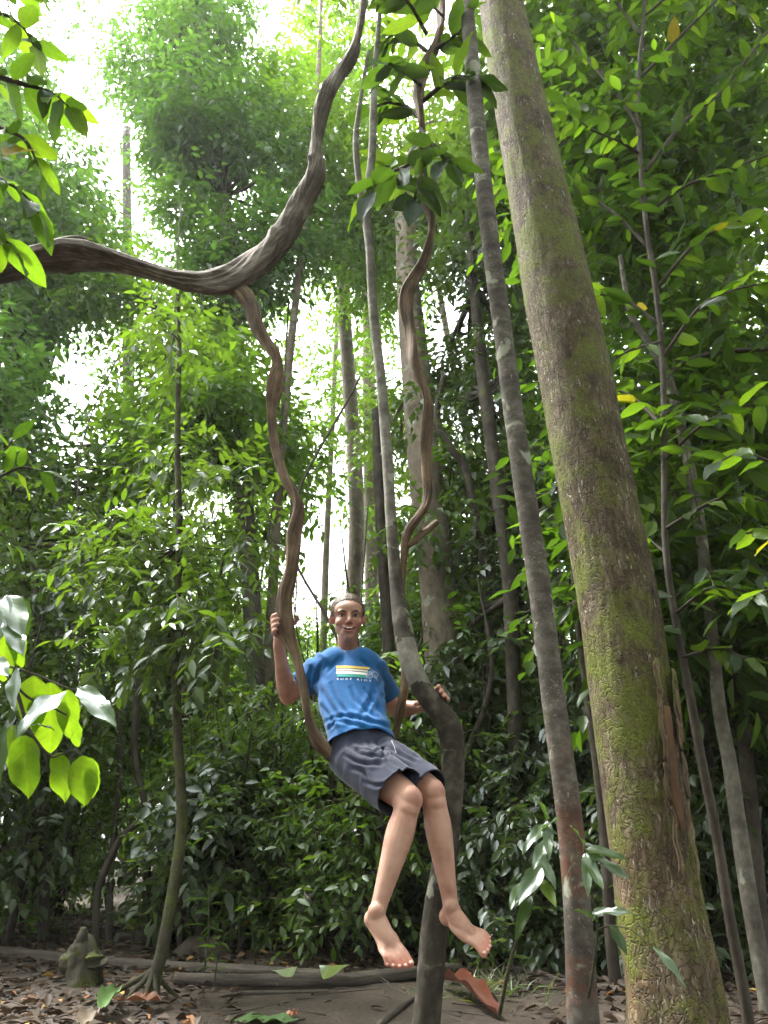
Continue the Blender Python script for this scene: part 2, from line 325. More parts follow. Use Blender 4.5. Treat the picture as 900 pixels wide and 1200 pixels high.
M['bark_bent'] = bark_material('bark_bent', (0.012, 0.010, 0.007), (0.036, 0.031, 0.023), (0.11, 0.10, 0.078), scale=22, stretch=0.8, moss=0.12, lichen=0.85, lichen_col=(0.24, 0.25, 0.19), rings=0.6, bump=0.5, coarse=2.2)  # dark bark, with part of the trunk's shading put into its colour
M['bark_liana'] = bark_material('bark_liana', (0.030, 0.023, 0.018), (0.088, 0.070, 0.056), (0.26, 0.23, 0.20), scale=60, stretch=0.05, bump=0.8, coarse=5)
M['bark_liana_brown'] = bark_material('bark_liana_brown', (0.024, 0.016, 0.010), (0.088, 0.058, 0.034), (0.22, 0.155, 0.098), scale=60, stretch=0.06, bump=0.8, coarse=6)
M['bark_dark'] = bark_material('bark_dark', (0.022, 0.018, 0.013), (0.050, 0.042, 0.032), (0.095, 0.082, 0.065), scale=20, stretch=0.4, moss=0.2, bump=0.6)
M['bark_mossy'] = bark_material('bark_mossy', (0.018, 0.015, 0.010), (0.042, 0.037, 0.025), (0.085, 0.075, 0.052), scale=24, stretch=0.5, moss=0.85, moss_col=(.062, .080, .014), lichen=0.2, bump=0.7, moss_scale=5)
M['bark_far'] = bark_material('bark_far', (0.035, 0.030, 0.024), (0.075, 0.066, 0.054), (0.13, 0.115, 0.095), scale=16, stretch=0.4, moss=0.15, bump=0.5)
M['bark_pale'] = bark_material('bark_pale', (0.085, 0.068, 0.050), (0.17, 0.14, 0.105), (0.27, 0.23, 0.185), scale=14, stretch=0.5, moss=0.1, lichen=0.4, bump=0.5)
M['log'] = bark_material('log', (0.026, 0.020, 0.016), (0.062, 0.051, 0.042), (0.12, 0.105, 0.09), scale=45, stretch=0.12, moss=0.1, bump=0.9)
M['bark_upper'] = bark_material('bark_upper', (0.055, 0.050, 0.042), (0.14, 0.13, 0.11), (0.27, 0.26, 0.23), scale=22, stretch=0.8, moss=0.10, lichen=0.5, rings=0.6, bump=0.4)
M['twig'] = plain_material('twig', (0.055, 0.042, 0.028), 0.8)

# ------------------------------------------------------------------ ground
def ground_h(x, y):
    p = np.stack([x * 0.55, y * 0.55, x * 0], -1); q = np.stack([x * 3.1, y * 3.1, x * 0 + 5], -1)
    return 0.05 * fbm(p, 3) + 0.018 * fbm(q, 9) + 0.012 * np.maximum(0, y - 9)
def gh(x, y): return float(ground_h(A([float(x)]), A([float(y)]))[0])
def build_ground():
    gx = np.unique(np.concatenate([np.linspace(-7, 7, 150), np.sign(np.linspace(-1, 1, 60)) * np.abs(np.linspace(-1, 1, 60)) ** 3 * 400]))
    gy = np.unique(np.concatenate([np.linspace(-2, 13, 160), 13 + np.linspace(0, 1, 40) ** 3 * 600, -2 - np.linspace(0, 1, 12) ** 2 * 60]))
    X, Y = np.meshgrid(gx, gy); Z = ground_h(X.ravel(), np.minimum(Y.ravel(), 60))
    V = np.stack([X.ravel(), Y.ravel(), Z], -1); nx, ny = len(gx), len(gy)
    I = np.arange(nx * ny).reshape(ny, nx); F = np.stack([I[:-1, :-1], I[:-1, 1:], I[1:, 1:], I[1:, :-1]], -1).reshape(-1, 4)
    m, nd, lk = new_mat('forest_soil')
    out = N(nd, "ShaderNodeOutputMaterial"); bs = N(nd, "ShaderNodeBsdfPrincipled", Roughness=0.8); lk.new(bs.outputs[0], out.inputs[0]); bs.inputs["Specular IOR Level"].default_value = 0.3
    tc = N(nd, "ShaderNodeTexCoord")
    n1 = N(nd, "ShaderNodeTexNoise", Scale=1.6, Detail=8.0, Roughness=0.65); n2 = N(nd, "ShaderNodeTexNoise", Scale=38.0, Detail=5.0, Roughness=0.7)
    for n in (n1, n2): lk.new(tc.outputs["Object"], n.inputs["Vector"])
    c1 = ramp(nd, lk, n1.outputs[0], [(0.35, (0.045, 0.034, 0.025)), (0.55, (0.082, 0.063, 0.047)), (0.75, (0.118, 0.093, 0.071))])
    c = mixc(nd, lk, ramp(nd, lk, n2.outputs[0], [(0.38, (0.75,) * 3), (0.62, (0, 0, 0))]), c1, mixc(nd, lk, 1.0, c1, (0.35, 0.33, 0.30), 'MULTIPLY'))
    lk.new(c, bs.inputs["Base Color"])
    bp = N(nd, "ShaderNodeBump", Strength=0.8, Distance=0.02); lk.new(n2.outputs[0], bp.inputs["Height"]); lk.new(bp.outputs[0], bs.inputs["Normal"])
    o = obj("ground", V, F, m); tag(o, kind="structure", label="bare brown forest floor of trodden earth"); return o
build_ground()

# ------------------------------------------------------------------ foliage machinery
def leafgeo(b, d, n, L, W, droop=0.12, fold=0.16):
    d = nrm(d); s = nrm(np.cross(d, n)); n = np.cross(s, d); L = np.broadcast_to(L, len(b))[:, None]; W = np.broadcast_to(W, len(b))[:, None]
    v0 = b; v1 = b + d * L * 0.40 + s * W * 0.5 + n * W * fold; v2 = b + d * L * 0.40 - s * W * 0.5 + n * W * fold
    v3 = b + d * L * 0.46 ; v4 = b + d * L * 0.97 - n * L * droop
    V = np.stack([v0, v1, v2, v3, v4], 1).reshape(-1, 3)
    k = (np.arange(len(b)) * 5)[:, None, None]
    F = (A([[0, 3, 1], [1, 3, 4], [4, 3, 2], [2, 3, 0]])[None] + k).reshape(-1, 3)
    return V, F
def leafgeo9(b, d, n, L, W, droop=0.12, fold=0.16):
    """rounder leaf of eight faces"""
    d = nrm(d); s = nrm(np.cross(d, n)); n = np.cross(s, d); L = np.broadcast_to(L, len(b))[:, None]; W = np.broadcast_to(W, len(b))[:, None]
    def q(f, g): return b + d * L * f + s * W * 0.5 * g + n * (W * fold * abs(g) - L * droop * f * f)
    V = np.stack([q(0, 0), q(.18, .62), q(.45, 1.0), q(.76, .62), q(1.0, 0), q(.76, -.62), q(.45, -1.0), q(.18, -.62), q(.5, 0)], 1).reshape(-1, 3)
    k = (np.arange(len(b)) * 9)[:, None, None]
    F = (A([[8, i, (i + 1) % 8] for i in range(8)])[None] + k).reshape(-1, 3); return V, F
def sprays(rg, C, R, ns, k, tw, droop=0.25, outward=0.7, flat=0.35):
    """leafy twigs spread through ellipsoids: returns leaf bases, directions, normals and twig ends"""
    C = np.repeat(np.asarray(C, float), ns, 0); R = np.repeat(np.asarray(R, float), ns, 0); m = len(C)
    u = nrm(rg.normal(size=(m, 3))) ; q = rg.random((m, 1)) ** 0.42
    o = C + u * q * R
    d = nrm(outward * u + rg.normal(size=(m, 3)) * 0.55 + A([0, 0, -droop]))
    t = tw * (0.55 + 0.9 * rg.random((m, 1)))
    j = (np.arange(k)[None, :, None] + 0.6) / k
    b = o[:, None] + d[:, None] * t[:, None] * j + A([0, 0, -1.0]) * (droop * 0.35 * t[:, None] * j ** 2)
    sd = nrm(np.cross(d, A([0, 0, 1.0]) + rg.normal(size=(m, 3)) * 0.3))
    sg = np.where(np.arange(k) % 2 == 0, 1.0, -1.0)[None, :, None]
    ld = nrm(d[:, None] * 0.55 + sd[:, None] * sg * 0.9 + A([0, 0, -droop]) + rg.normal(size=(m, k, 3)) * 0.25)
    ln = nrm(A([0, 0, 1.0]) + rg.normal(size=(m, k, 3)) * flat)
    return b.reshape(-1, 3), ld.reshape(-1, 3), ln.reshape(-1, 3), o, o + d * t
def foliage_mesh(name, rg, C, R, ns, k, tw, L, W, tint=(0, 1), fine=True, **kw):
    b, d, n, o, e = sprays(rg, C, R, ns, k, tw, **kw)
    sz = 0.6 + 0.7 * rg.random(len(b))
    V, F = (leafgeo9 if fine else leafgeo)(b, d, n, L * sz, W * sz, droop=0.14)
    cl = np.repeat(rg.random(len(C)), ns * k) * 0.45 + np.repeat(rg.random(len(C) * ns), k) * 0.25 + rg.random(len(b)) * 0.3
    ti = tint[0] + (tint[1] - tint[0]) * cl
    return V, F, np.repeat(ti, 9 if fine else 5), o, e
def twig_geo(o, e, r):
    d = nrm(e - o); s = nrm(np.cross(d, A([0.3, 0.2, 1.0]))); t = np.cross(d, s)
    ring = [s, -0.5 * s + 0.87 * t, -0.5 * s - 0.87 * t]
    V = np.stack([o + x * r for x in ring] + [e + x * r * 0.3 for x in ring], 1).reshape(-1, 3)
    k = (np.arange(len(o)) * 6)[:, None, None]
    F = (A([[0, 1, 4, 3], [1, 2, 5, 4], [2, 0, 3, 5]])[None] + k).reshape(-1, 4); return V, F
def limb(p0, p1, r0, rg, sag=0.15):
    p0, p1 = A(p0, float), A(p1, float); l = np.linalg.norm(p1 - p0); mid = (p0 + p1) / 2 + rg.normal(size=3) * l * 0.07 + A([0, 0, -sag * l * 0.3])
    q = p0 + (p1 - p0) * 0.75 + rg.normal(size=3) * l * 0.06
    return [p0, mid, q, p1], [r0, r0 * 0.7, r0 * 0.42, r0 * 0.15]

# ------------------------------------------------------------------ large trunk with peeling bark
def big_tree():
    pts = [(796, 1330, 150, 3.6), (791, 1190, 121, 3.6), (772, 1060, 108, 3.62), (752, 920, 102, 3.62), (737, 800, 104, 3.62), (722, 690, 100, 3.62), (688, 520, 92, 3.62), (655, 350, 86, 3.62),
           (621, 180, 70, 3.62), (597, 60, 60, 3.62), (586, -10, 54, 3.62), (552, -260, 40, 3.62)]
    P, R = pxpath(pts); R = [r * .90 for r in R]; P[0][2] = -0.12
    t = thing("large_tree", (P[0][0], P[0][1], 0), "thick mossy tree trunk with a peeling orange-brown bark scar", "tree")
    def disp(th, s, pos):
        q = np.stack([np.cos(th) * 1.2, np.sin(th) * 1.2, s * 0.9], -1); m = 1 + 0.07 * fbm(q, 4)
        r = np.stack([np.cos(th) * 5, np.sin(th) * 5, s * 2.2], -1); v = fbm(r, 8, 3)
        plate = np.stack([np.cos(th) * 9, np.sin(th) * 9, s * 5], -1); pv = vnoise(plate, 12)
        low = np.clip((1.2 - s) / 1.2, 0, 1) ** 1.6
        flute = 0.10 * low * np.cos(th * 5 + 1.0)
        seam = -0.085 * np.exp(-((np.mod(th - 5.55 + 0.12 * np.sin(s * 4) + np.pi, 2 * np.pi) - np.pi) / 0.13) ** 2) * np.clip((2.1 - s) / 0.5, 0, 1)
        return m + 0.025 * v + 0.022 * np.round(pv * 4) / 4 + flute + seam + 0.05 * low
    tube_obj("trunk", P, R, M['bark_big'], t, n=420, seg=128, disp=disp)
    rg = np.random.default_rng(5)
    # scar of bare wood and the loose bark flakes round it
    def on(px, py, lift): # a place on the near side of the trunk
        a = np.interp(py, [p[1] for p in pts][::-1], [p[0] for p in pts][::-1]); w = np.interp(py, [p[1] for p in pts][::-1], [p[2] for p in pts][::-1])
        u = np.clip((px - a) / (w / 2), -0.97, 0.97); c = at(a, py, 3.6); r = w / 2 * zc(c) / FPX
        nv = nrm(A([u, -math.sqrt(1 - u * u), 0])); return c + nv * (r * .955 + lift), nv
    def flake(cx, cy, w, h, lift, mat, name, curl=0.010):
        V, nu, nv_ = [], 5, 9; ph = rg.random() * 9
        for j in range(nv_):
            f = j / (nv_ - 1); wid = w * (0.25 + 0.75 * math.sin(math.pi * min(0.96, max(0.04, f))) ** 0.6) * (1 + 0.25 * math.sin(ph + j * 2.1))
            for i in range(nu):
                g = i / (nu - 1) - 0.5
                p, n_ = on(cx + g * wid + (f - .5) * h * 0.13 + 1.5 * math.sin(ph + j), cy + (f - 0.5) * h, lift + curl * (2 * abs(g)) ** 2)
                V.append(p)
        F = [[j * nu + i, j * nu + i + 1, (j + 1) * nu + i + 1, (j + 1) * nu + i] for j in range(nv_ - 1) for i in range(nu - 1)]
        V = A(V); o = obj(name, V, F, mat, t, vattrs={"bark": V})
        s = o.modifiers.new("thick", 'SOLIDIFY'); s.thickness = 0.0035; s.offset = 1
        return o
    flake(775, 905, 17, 140, 0.002, M['wood_bare'], "bare_wood_scar", 0.0)
    for i in range(30):
        side = rg.choice([-1, 1, 1]); cx = 778 + side * rg.uniform(10, 17) + rg.normal() * 2; cy = rg.uniform(790, 1010)
        flake(cx + (cy - 900) * 0.10, cy, rg.uniform(3, 6), rg.uniform(25, 60), rg.uniform(0.0, 0.007), M['bark_plate'], "bark_flake")
    for i in range(0):
        cy = rg.uniform(60, 1150); a = np.interp(cy, [p[1] for p in pts][::-1], [p[0] for p in pts][::-1]); w = np.interp(cy, [p[1] for p in pts][::-1], [p[2] for p in pts][::-1])
        flake(a + rg.uniform(-.42, .42) * w, cy, rg.uniform(5, 11), rg.uniform(14, 40), rg.uniform(-0.006, -0.003), M['bark_plate'], "bark_flake", 0.004)
    # crown high above
    top = P[-1]; C = [top + A([rg.normal() * 1.6 + .8, rg.normal() * 1.2 + 1.5, 1.0 + rg.random() * 2.5]) for _ in range(9)]
    C = [c for c in C]
    V, F, ti, o, e = foliage_mesh("crown", rg, C, [[1.0, 1.0, .7]] * len(C), 40, 9, 0.6, 0.14, 0.055)
    obj("crown", V, F, M['leaf_mid'], t, attrs={"tint": ti})
    for c in C: 
        Pq, Rq = limb(top, c, 0.06, rg); tube_obj("branch", Pq, Rq, M['bark_big'], t, n=10, seg=6)
big_tree()

def slim_tree():
    pts = [(692, 1330, 62, 3.1), (683, 1190, 50, 3.1), (676, 1060, 43, 3.1), (666, 950, 40, 3.1), (650, 830, 37, 3.1), (634, 700, 34, 3.1), (621, 615, 33, 3.1), (604, 500, 31, 3.1), (588, 380, 29, 3.1), (572, 260, 27, 3.1), (558, 130, 25, 3.1), (546, 0, 21, 3.1), (520, -230, 17, 3.1)]
    P, R = pxpath(pts); R = [r * f for r, f in zip(R, np.linspace(.76, .74, len(R)))]; P[0][2] = -0.1
    t = thing("slender_tree", (P[0][0], P[0][1], 0), "slender straight ringed trunk, grey above and rusty red with lichen patches below", "tree")
    def disp(th, s, pos):
        ph = s * 5.2 + 0.25 * np.sin(th + s) + 0.8 * np.sin(s * 1.7); fr = ph - np.floor(ph)
        return 1 + 0.045 * np.exp(-((fr - .5) / 0.07) ** 2) * (s > 1.2) + 0.05 * fbm(np.stack([np.cos(th), np.sin(th), s * 1.6], -1), 2) + 0.02 * fbm(np.stack([np.cos(th) * 4, np.sin(th) * 4, s * 9], -1), 6)
    tube_obj("trunk", P, R, M['bark_slim'], t, n=320, seg=40, disp=disp)
    rg = np.random.default_rng(8); top = P[-1]
    C = [top + A([rg.normal() * .8, rg.normal() * .8 + .8, rg.random() * 1.6 + .4]) for _ in range(6)]
    V, F, ti, o, e = foliage_mesh("crown", rg, C, [[.7, .7, .5]] * 6, 30, 8, 0.5, 0.13, 0.05)
    obj("crown", V, F, M['leaf_mid'], t, attrs={"tint": ti})
    for c in C:
        Pq, Rq = limb(top, c, 0.03, rg); tube_obj("branch", Pq, Rq, M['bark_grey'], t, n=10, seg=6)
slim_tree()

# ------------------------------------------------------------------ bent trunk beside the swing
def bent_tree():
    pts = [(486, 1320, 40, 3.10), (500, 1190, 35, 3.10), (510, 1080, 33, 3.10), (521, 1010, 30, 3.10), (529, 940, 28, 3.10), (531, 885, 29, 3.10), (527, 853, 31, 3.08), (511, 829, 27, 3.06), (494, 806, 25, 3.05), (481, 775, 25, 3.06), (472, 735, 23, 3.08),
           (465, 690, 19, 3.12), (459, 620, 16, 3.16), (454, 540, 15, 3.2), (447, 450, 14, 3.2), (438, 370, 13, 3.2), (433, 290, 12, 3.2), (429, 245, 12, 3.2), (436, 180, 11, 3.2), (438, 110, 10, 3.2), (441, 60, 7, 3.2), (452, -60, 5, 3.2)]
    P, R = pxpath(pts); P[0][2] = -0.1
    t = thing("bent_tree", (P[0][0], P[0][1], 0), "thin grey trunk with a dark elbow bend next to the swing vine", "tree")
    def disp(th, s, pos):
        return 1 + 0.09 * fbm(np.stack([np.cos(th) * 1.2, np.sin(th) * 1.2, s * 4], -1), 14) + 0.03 * fbm(np.stack([np.cos(th) * 4, np.sin(th) * 4, s * 14], -1), 15)
    R = [r * (.84 if p_[1] < 705 else .95) for r, p_ in zip(R, pts)]
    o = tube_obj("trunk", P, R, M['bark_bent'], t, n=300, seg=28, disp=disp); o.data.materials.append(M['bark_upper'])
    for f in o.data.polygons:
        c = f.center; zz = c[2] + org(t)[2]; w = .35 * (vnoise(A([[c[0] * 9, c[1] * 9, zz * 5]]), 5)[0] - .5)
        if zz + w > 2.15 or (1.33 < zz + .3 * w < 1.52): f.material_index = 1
    Pb, Rb = pxpath([(428, 262, 8, 3.2), (421, 215, 8, 3.2), (417, 165, 7, 3.2), (422, 120, 5, 3.2), (432, 60, 4, 3.2)])
    tube_obj("branch", Pb, Rb, M['bark_grey'], t, n=40, seg=10)
    return t
bent_tree()

# ------------------------------------------------------------------ the woody vine that makes the swing
def vine_disp(seed, groove=0.16, lobes=3):
    def f(th, s, pos):
        tw = th + s * 3.0 + 1.5 * np.sin(s * 1.3 + seed)
        g = groove * 0.5 * np.cos(tw * 2) + groove * 0.7 * np.cos(tw * lobes + 1.0) - groove * np.exp(-((np.mod(tw, 2 * np.pi) - 2.0) / .22) ** 2) * 1.3 - groove * np.exp(-((np.mod(tw, 2 * np.pi) - 4.4) / .18) ** 2)
        k = 0.10 * fbm(np.stack([np.cos(th) * 1.3, np.sin(th) * 1.3, s * 3.2], -1), seed) + 0.045 * np.cos(tw * 11 + 2 * np.sin(s * 3))
        kn = sum(.22 * np.exp(-((s - c0) / .035) ** 2) * (.5 + .5 * np.cos(th - c0 * 7)) for c0 in np.arange(.3 + seed % .4, 14, .67))
        return 1 + g + k + kn
    return f
def swing_vine():
    A_ = [(-60, 335, 20, 3.0), (0, 316, 28, 3.0), (45, 303, 34, 3.02), (90, 298, 40, 3.05), (130, 304, 30, 3.08), (175, 317, 22, 3.1), (220, 330, 24, 3.12), (262, 330, 36, 3.15), (300, 308, 35, 3.18), (335, 272, 28, 3.2), (356, 232, 24, 3.2),
          (370, 200, 23, 3.2), (371, 165, 17, 3.2), (378, 125, 22, 3.2), (394, 92, 22, 3.2), (412, 66, 24, 3.2), (419, 42, 14, 3.2), (426, 5, 13, 3.2), (434, -50, 12, 3.2), (450, -200, 10, 3.2)]
    B_ = [(270, 333, 26, 3.17), (290, 352, 24, 3.13), (306, 385, 21, 3.1), (320, 420, 20, 3.08), (324, 452, 22, 3.06), (317, 485, 14, 3.05), (322, 525, 14, 3.05), (336, 560, 18, 3.04), (347, 592, 26, 3.03), (347, 628, 22, 3.02), (339, 665, 20, 3.0),
          (333, 700, 21, 3.0), (335, 735, 26, 3.0), (347, 768, 19, 2.99), (356, 805, 18, 2.98), (362, 840, 21, 2.98), (374, 868, 23, 3.0), (398, 892, 21, 3.03), (424, 908, 19, 3.06), (446, 900, 19, 3.12), (460, 868, 16, 3.17), (468, 835, 17, 3.18), (474, 800, 15, 3.17),
          (475, 760, 15, 3.19), (470, 710, 12, 3.2), (470, 665, 11, 3.22), (481, 625, 14, 3.24), (497, 590, 17, 3.25), (502, 550, 14, 3.25), (500, 510, 15, 3.25), (500, 470, 17, 3.26), (489, 430, 21, 3.28), (478, 388, 18, 3.3), (480, 345, 18, 3.3), (496, 305, 14, 3.3),
          (505, 262, 14, 3.3), (496, 215, 13, 3.3), (492, 160, 14, 3.3), (494, 100, 15, 3.3), (510, 50, 15, 3.3), (518, 10, 16, 3.3), (508, -60, 14, 3.3)]
    t = thing("woody_vine", at(398, 892, 3.03), "thick twisted brown liana hanging in a loop that the boy sits on", "vine")
    P, R = pxpath(A_); R = [r * f for r, f in zip(R, np.interp(range(len(R)), [0, 3, 8, 12, 30], [1.25, 1.2, 1.05, .95, .95]))]; tube_obj("upper_stem", P, R, M['bark_liana'], t, n=420, seg=56, disp=vine_disp(3.1), ry=[r * 0.70 for r in R], twist=.9)
    B_ = [(a + 3.2 * math.sin(i * 2.6) * (b < 690), b, w * (1 + .12 * math.sin(i * 3.7)), y) for i, (a, b, w, y) in enumerate(B_)]; P, R = pxpath(B_); R = [r * .86 for r in R]; tube_obj("swing_stem", P, R, M['bark_liana_brown'], t, n=640, seg=44, disp=vine_disp(8.7, 0.20), ry=[r * 0.66 for r in R], twist=3.2)
    Ps, Rs = pxpath([(478, 640, 8, 3.23), (497, 625, 8, 3.27), (512, 612, 7, 3.32)]); tube_obj("broken_side_shoot", Ps, Rs, M['bark_liana_brown'], t, n=20, seg=8, disp=vine_disp(1.0))
    # lip of old bark along the top of the left bend
    Ps, Rs = pxpath([(5, 307, 7, 2.97), (50, 290, 9, 2.98), (75, 282, 10, 3.0), (98, 281, 9, 3.02), (104, 288, 4, 3.03)]); tube_obj("bark_ridge", Ps, Rs, M['bark_liana'], t, n=60, seg=10, disp=vine_disp(5.0, .25))
swing_vine()

# ------------------------------------------------------------------ trees behind, laid out one by one
GAPS = [(90, 45, 41, 61), (138, 160, 20, 54), (166, 242, 18, 44), (312, 25, 20, 38), (370, 385, 38, 59), (98, 420, 44, 41), (190, 320, 20, 23), (85, 490, 18, 31), (508, 372, 18, 31), (425, 440, 26, 41), (272, 240, 10, 12), (350, 430, 28, 18), (60, 5, 31, 31), (250, 590, 13, 20)]
def in_gap(px, py, pad=0):
    return any(((px - a) / (c + pad)) ** 2 + ((py - b) / (d + pad)) ** 2 < 1 for a, b, c, d in GAPS)
def crown_tree(seed, label, trunk, regions, mat, bark, L=0.16, W=0.068, ns=36, k=8, tw=0.5, name="forest_tree", branches=True, tint=(0, 1), rad=0.75, gaps=True):
    """trunk: pixel path with distances; regions: (px, py, half width, half height, near Y, far Y, clumps)"""
    rg = np.random.default_rng(seed); P, R = pxpath(trunk)
    g = gh(P[0][0], P[0][1])
    if P[0][2] > g: P = [A([P[0][0], P[0][1], g - 0.05])] + P; R = [R[0] * 1.15] + R
    t = thing(name, (P[0][0], P[0][1], g), label, "tree", "trees standing in the forest behind")
    tube_obj("trunk", P, R, bark, t, seg=12, n=len(P) * 10, disp=lambda th, s, pos: 1 + 0.10 * fbm(np.stack([np.cos(th) * 1.5, np.sin(th) * 1.5, s * 1.2], -1), seed))
    C, RR = [], []
    for (cx, cy_, hx, hy, y0, y1, n) in regions:
        k_ = 0; tries = 0
        while k_ < n and tries < n * 20:
            tries += 1; a, b = cx + rg.uniform(-1, 1) * hx, cy_ + rg.uniform(-1, 1) * hy
            if ((a - cx) / hx) ** 2 + ((b - cy_) / hy) ** 2 > 1.05: continue
            Y = rg.uniform(y0, y1); c = at(a, b, Y); r = rad * rg.uniform(0.6, 1.25)
            if gaps and in_gap(a, b, r * 0.9 * FPX / zc(c)): continue
            C.append(c); RR.append([r, r, r * 0.5]); k_ += 1
    C = A(C); RR = A(RR)
    V, F, ti, o, e = foliage_mesh("crown", rg, C, RR, ns, k, tw, L, W, tint=tint, fine=False)
    obj("crown", V, F, mat, t, attrs={"tint": ti})
    if branches:
        Pa = A(P)
        for c in C:
            cand = Pa[Pa[:, 2] < c[2] + 0.3]
            if len(cand) == 0: cand = Pa[:1]
            j = np.argmin(np.linalg.norm(cand - c, axis=1)); l = np.linalg.norm(cand[j] - c)
            Pq, Rq = limb(cand[j], c, min(0.09, 0.02 + 0.010 * l), rg, 0.05); tube_obj("branch", Pq, Rq, bark, t, n=10, seg=5)
    return t
def layout_trees():
    far, dk, pale = M['bark_far'], M['bark_dark'], M['bark_pale']
    lc, lm, ld, ll = M['leaf_canopy'], M['leaf_mid'], M['leaf_dark'], M['leaf_light']
    # tall canopy in the upper quarter
    crown_tree(11, "tall tree with a wide grey-green crown high above the arching vine", [(296, 1098, 30, 8.5), (303, 960, 25, 8.5), (298, 760, 22, 8.5), (288, 600, 20, 8.6), (281, 450, 18, 8.7), (272, 340, 15, 8.8), (262, 230, 12, 8.9), (240, 120, 9, 9)],
               [(235, 60, 105, 75, 8.2, 10.5, 24), (220, 180, 105, 70, 8, 10.5, 26), (250, 285, 100, 50, 8, 10, 20)], lc, far, ns=40)
    crown_tree(12, "canopy tree with fine foliage behind the broad-leaved hanging branch", [(30, 1070, 26, 10), (28, 800, 22, 10), (20, 500, 18, 10), (15, 250, 14, 10)],
               [(45, 200, 70, 60, 8, 11, 20), (60, 300, 90, 50, 8, 11, 22), (75, 360, 80, 30, 8, 11, 12), (15, 470, 60, 60, 7, 10, 12), (20, 90, 40, 80, 9, 11, 10)], lc, far, ns=38)
    crown_tree(13, "bright green tree crown behind the upper vine", [(395, 1060, 24, 12), (408, 780, 20, 12), (418, 600, 18, 12), (405, 390, 15, 12), (395, 250, 12, 12)],
               [(375, 90, 60, 80, 8, 11, 16), (385, 210, 60, 70, 8.5, 11, 18), (420, 320, 60, 60, 9, 12, 14)], ll, pale, ns=38, branches=False)
    crown_tree(14, "pale thick trunk seen behind the vine loop, wrapped in climbers", [(533, 1090, 56, 7.6), (528, 900, 50, 7.6), (522, 790, 46, 7.6), (508, 640, 42, 7.6), (497, 540, 38, 7.6), (487, 430, 33, 7.7), (478, 330, 27, 7.8), (472, 200, 20, 7.8)],
               [(500, 210, 65, 80, 8, 11, 22), (560, 640, 40, 100, 8, 9.5, 10), (450, 470, 40, 50, 9, 11, 6)], lm, pale, ns=36)
    crown_tree(15, "light green tree with open twigs below the arching vine", [(205, 1060, 16, 9), (210, 800, 13, 9), (208, 560, 11, 9), (212, 380, 8, 9)],
               [(210, 420, 80, 60, 7.5, 10, 20), (215, 520, 120, 50, 7.5, 10, 24), (60, 560, 70, 60, 8, 10, 12), (310, 540, 50, 50, 9, 11, 8), (150, 330, 30, 30, 8, 10, 5)], ll, far, ns=36)
    crown_tree(16, "dark trunk with a forked bough beside the slender ringed tree", [(612, 1080, 20, 6.6), (606, 930, 18, 6.6), (598, 700, 17, 6.6), (583, 570, 17, 6.6), (568, 460, 15, 6.7), (556, 340, 12, 6.8), (548, 240, 9, 7)],
               [(548, 310, 50, 70, 6.5, 8.5, 16), (560, 430, 60, 50, 7, 9, 12), (610, 600, 40, 110, 6.8, 8.5, 12), (585, 820, 60, 110, 6.8, 8.5, 12)], ld, dk, ns=34, L=0.13, W=.055)
    crown_tree(17, "tree with a dense dark crown rising behind the thick mossy trunk", [(842, 1060, 24, 5.6), (830, 930, 22, 5.6), (812, 800, 20, 5.6), (790, 640, 16, 5.7), (768, 420, 13, 5.8), (752, 250, 10, 6)],
               [(740, 200, 170, 180, 5.8, 7.5, 40), (810, 560, 120, 140, 5.4, 7, 28), (660, 110, 60, 120, 5.3, 6.5, 18)], ld, dk, ns=34, L=0.17, W=0.078)
    crown_tree(18, "tall tree with airy yellow-green foliage above the sapling stems", [(875, 1040, 20, 11), (872, 700, 17, 11), (868, 400, 14, 11), (860, 150, 10, 11)],
               [(840, 120, 110, 130, 9, 13, 30), (700, 330, 110, 170, 9, 12, 24), (860, 420, 80, 110, 9, 12, 14), (640, 480, 60, 150, 9, 11, 12)], ll, far, ns=36)
    crown_tree(19, "small tree with drooping mid-green sprays at the forest edge", [(52, 1080, 12, 7.4), (50, 880, 11, 7.4), (45, 740, 9, 7.4), (38, 640, 7, 7.5)],
               [(40, 650, 70, 90, 6.8, 8.5, 16), (120, 620, 70, 60, 7.5, 9.5, 14), (60, 790, 60, 60, 7, 8.5, 8)], lm, far, ns=36, L=0.12, W=.045)
    crown_tree(20, "far emergent tree whose pale crown shows through the nearer canopy", [(150, 1030, 18, 17), (152, 700, 16, 17), (150, 400, 13, 17), (148, 150, 9, 17)],
               [(150, 120, 180, 150, 13, 19, 48), (120, 360, 150, 110, 13, 19, 30), (310, 120, 80, 130, 13, 18, 18)], lc, far, ns=12, L=.20, W=.085, rad=1.5, branches=False, gaps=False)
    crown_tree(21, "far bright tree filling the gaps behind the vine loop", [(440, 1030, 20, 16), (436, 700, 17, 16), (432, 400, 14, 16), (430, 150, 10, 16)],
               [(420, 150, 130, 150, 13, 18, 26), (400, 380, 110, 110, 13, 17, 26), (390, 520, 120, 90, 13, 17, 24)], ll, pale, ns=12, L=.20, W=.085, rad=1.4, branches=False, gaps=False)
layout_trees()

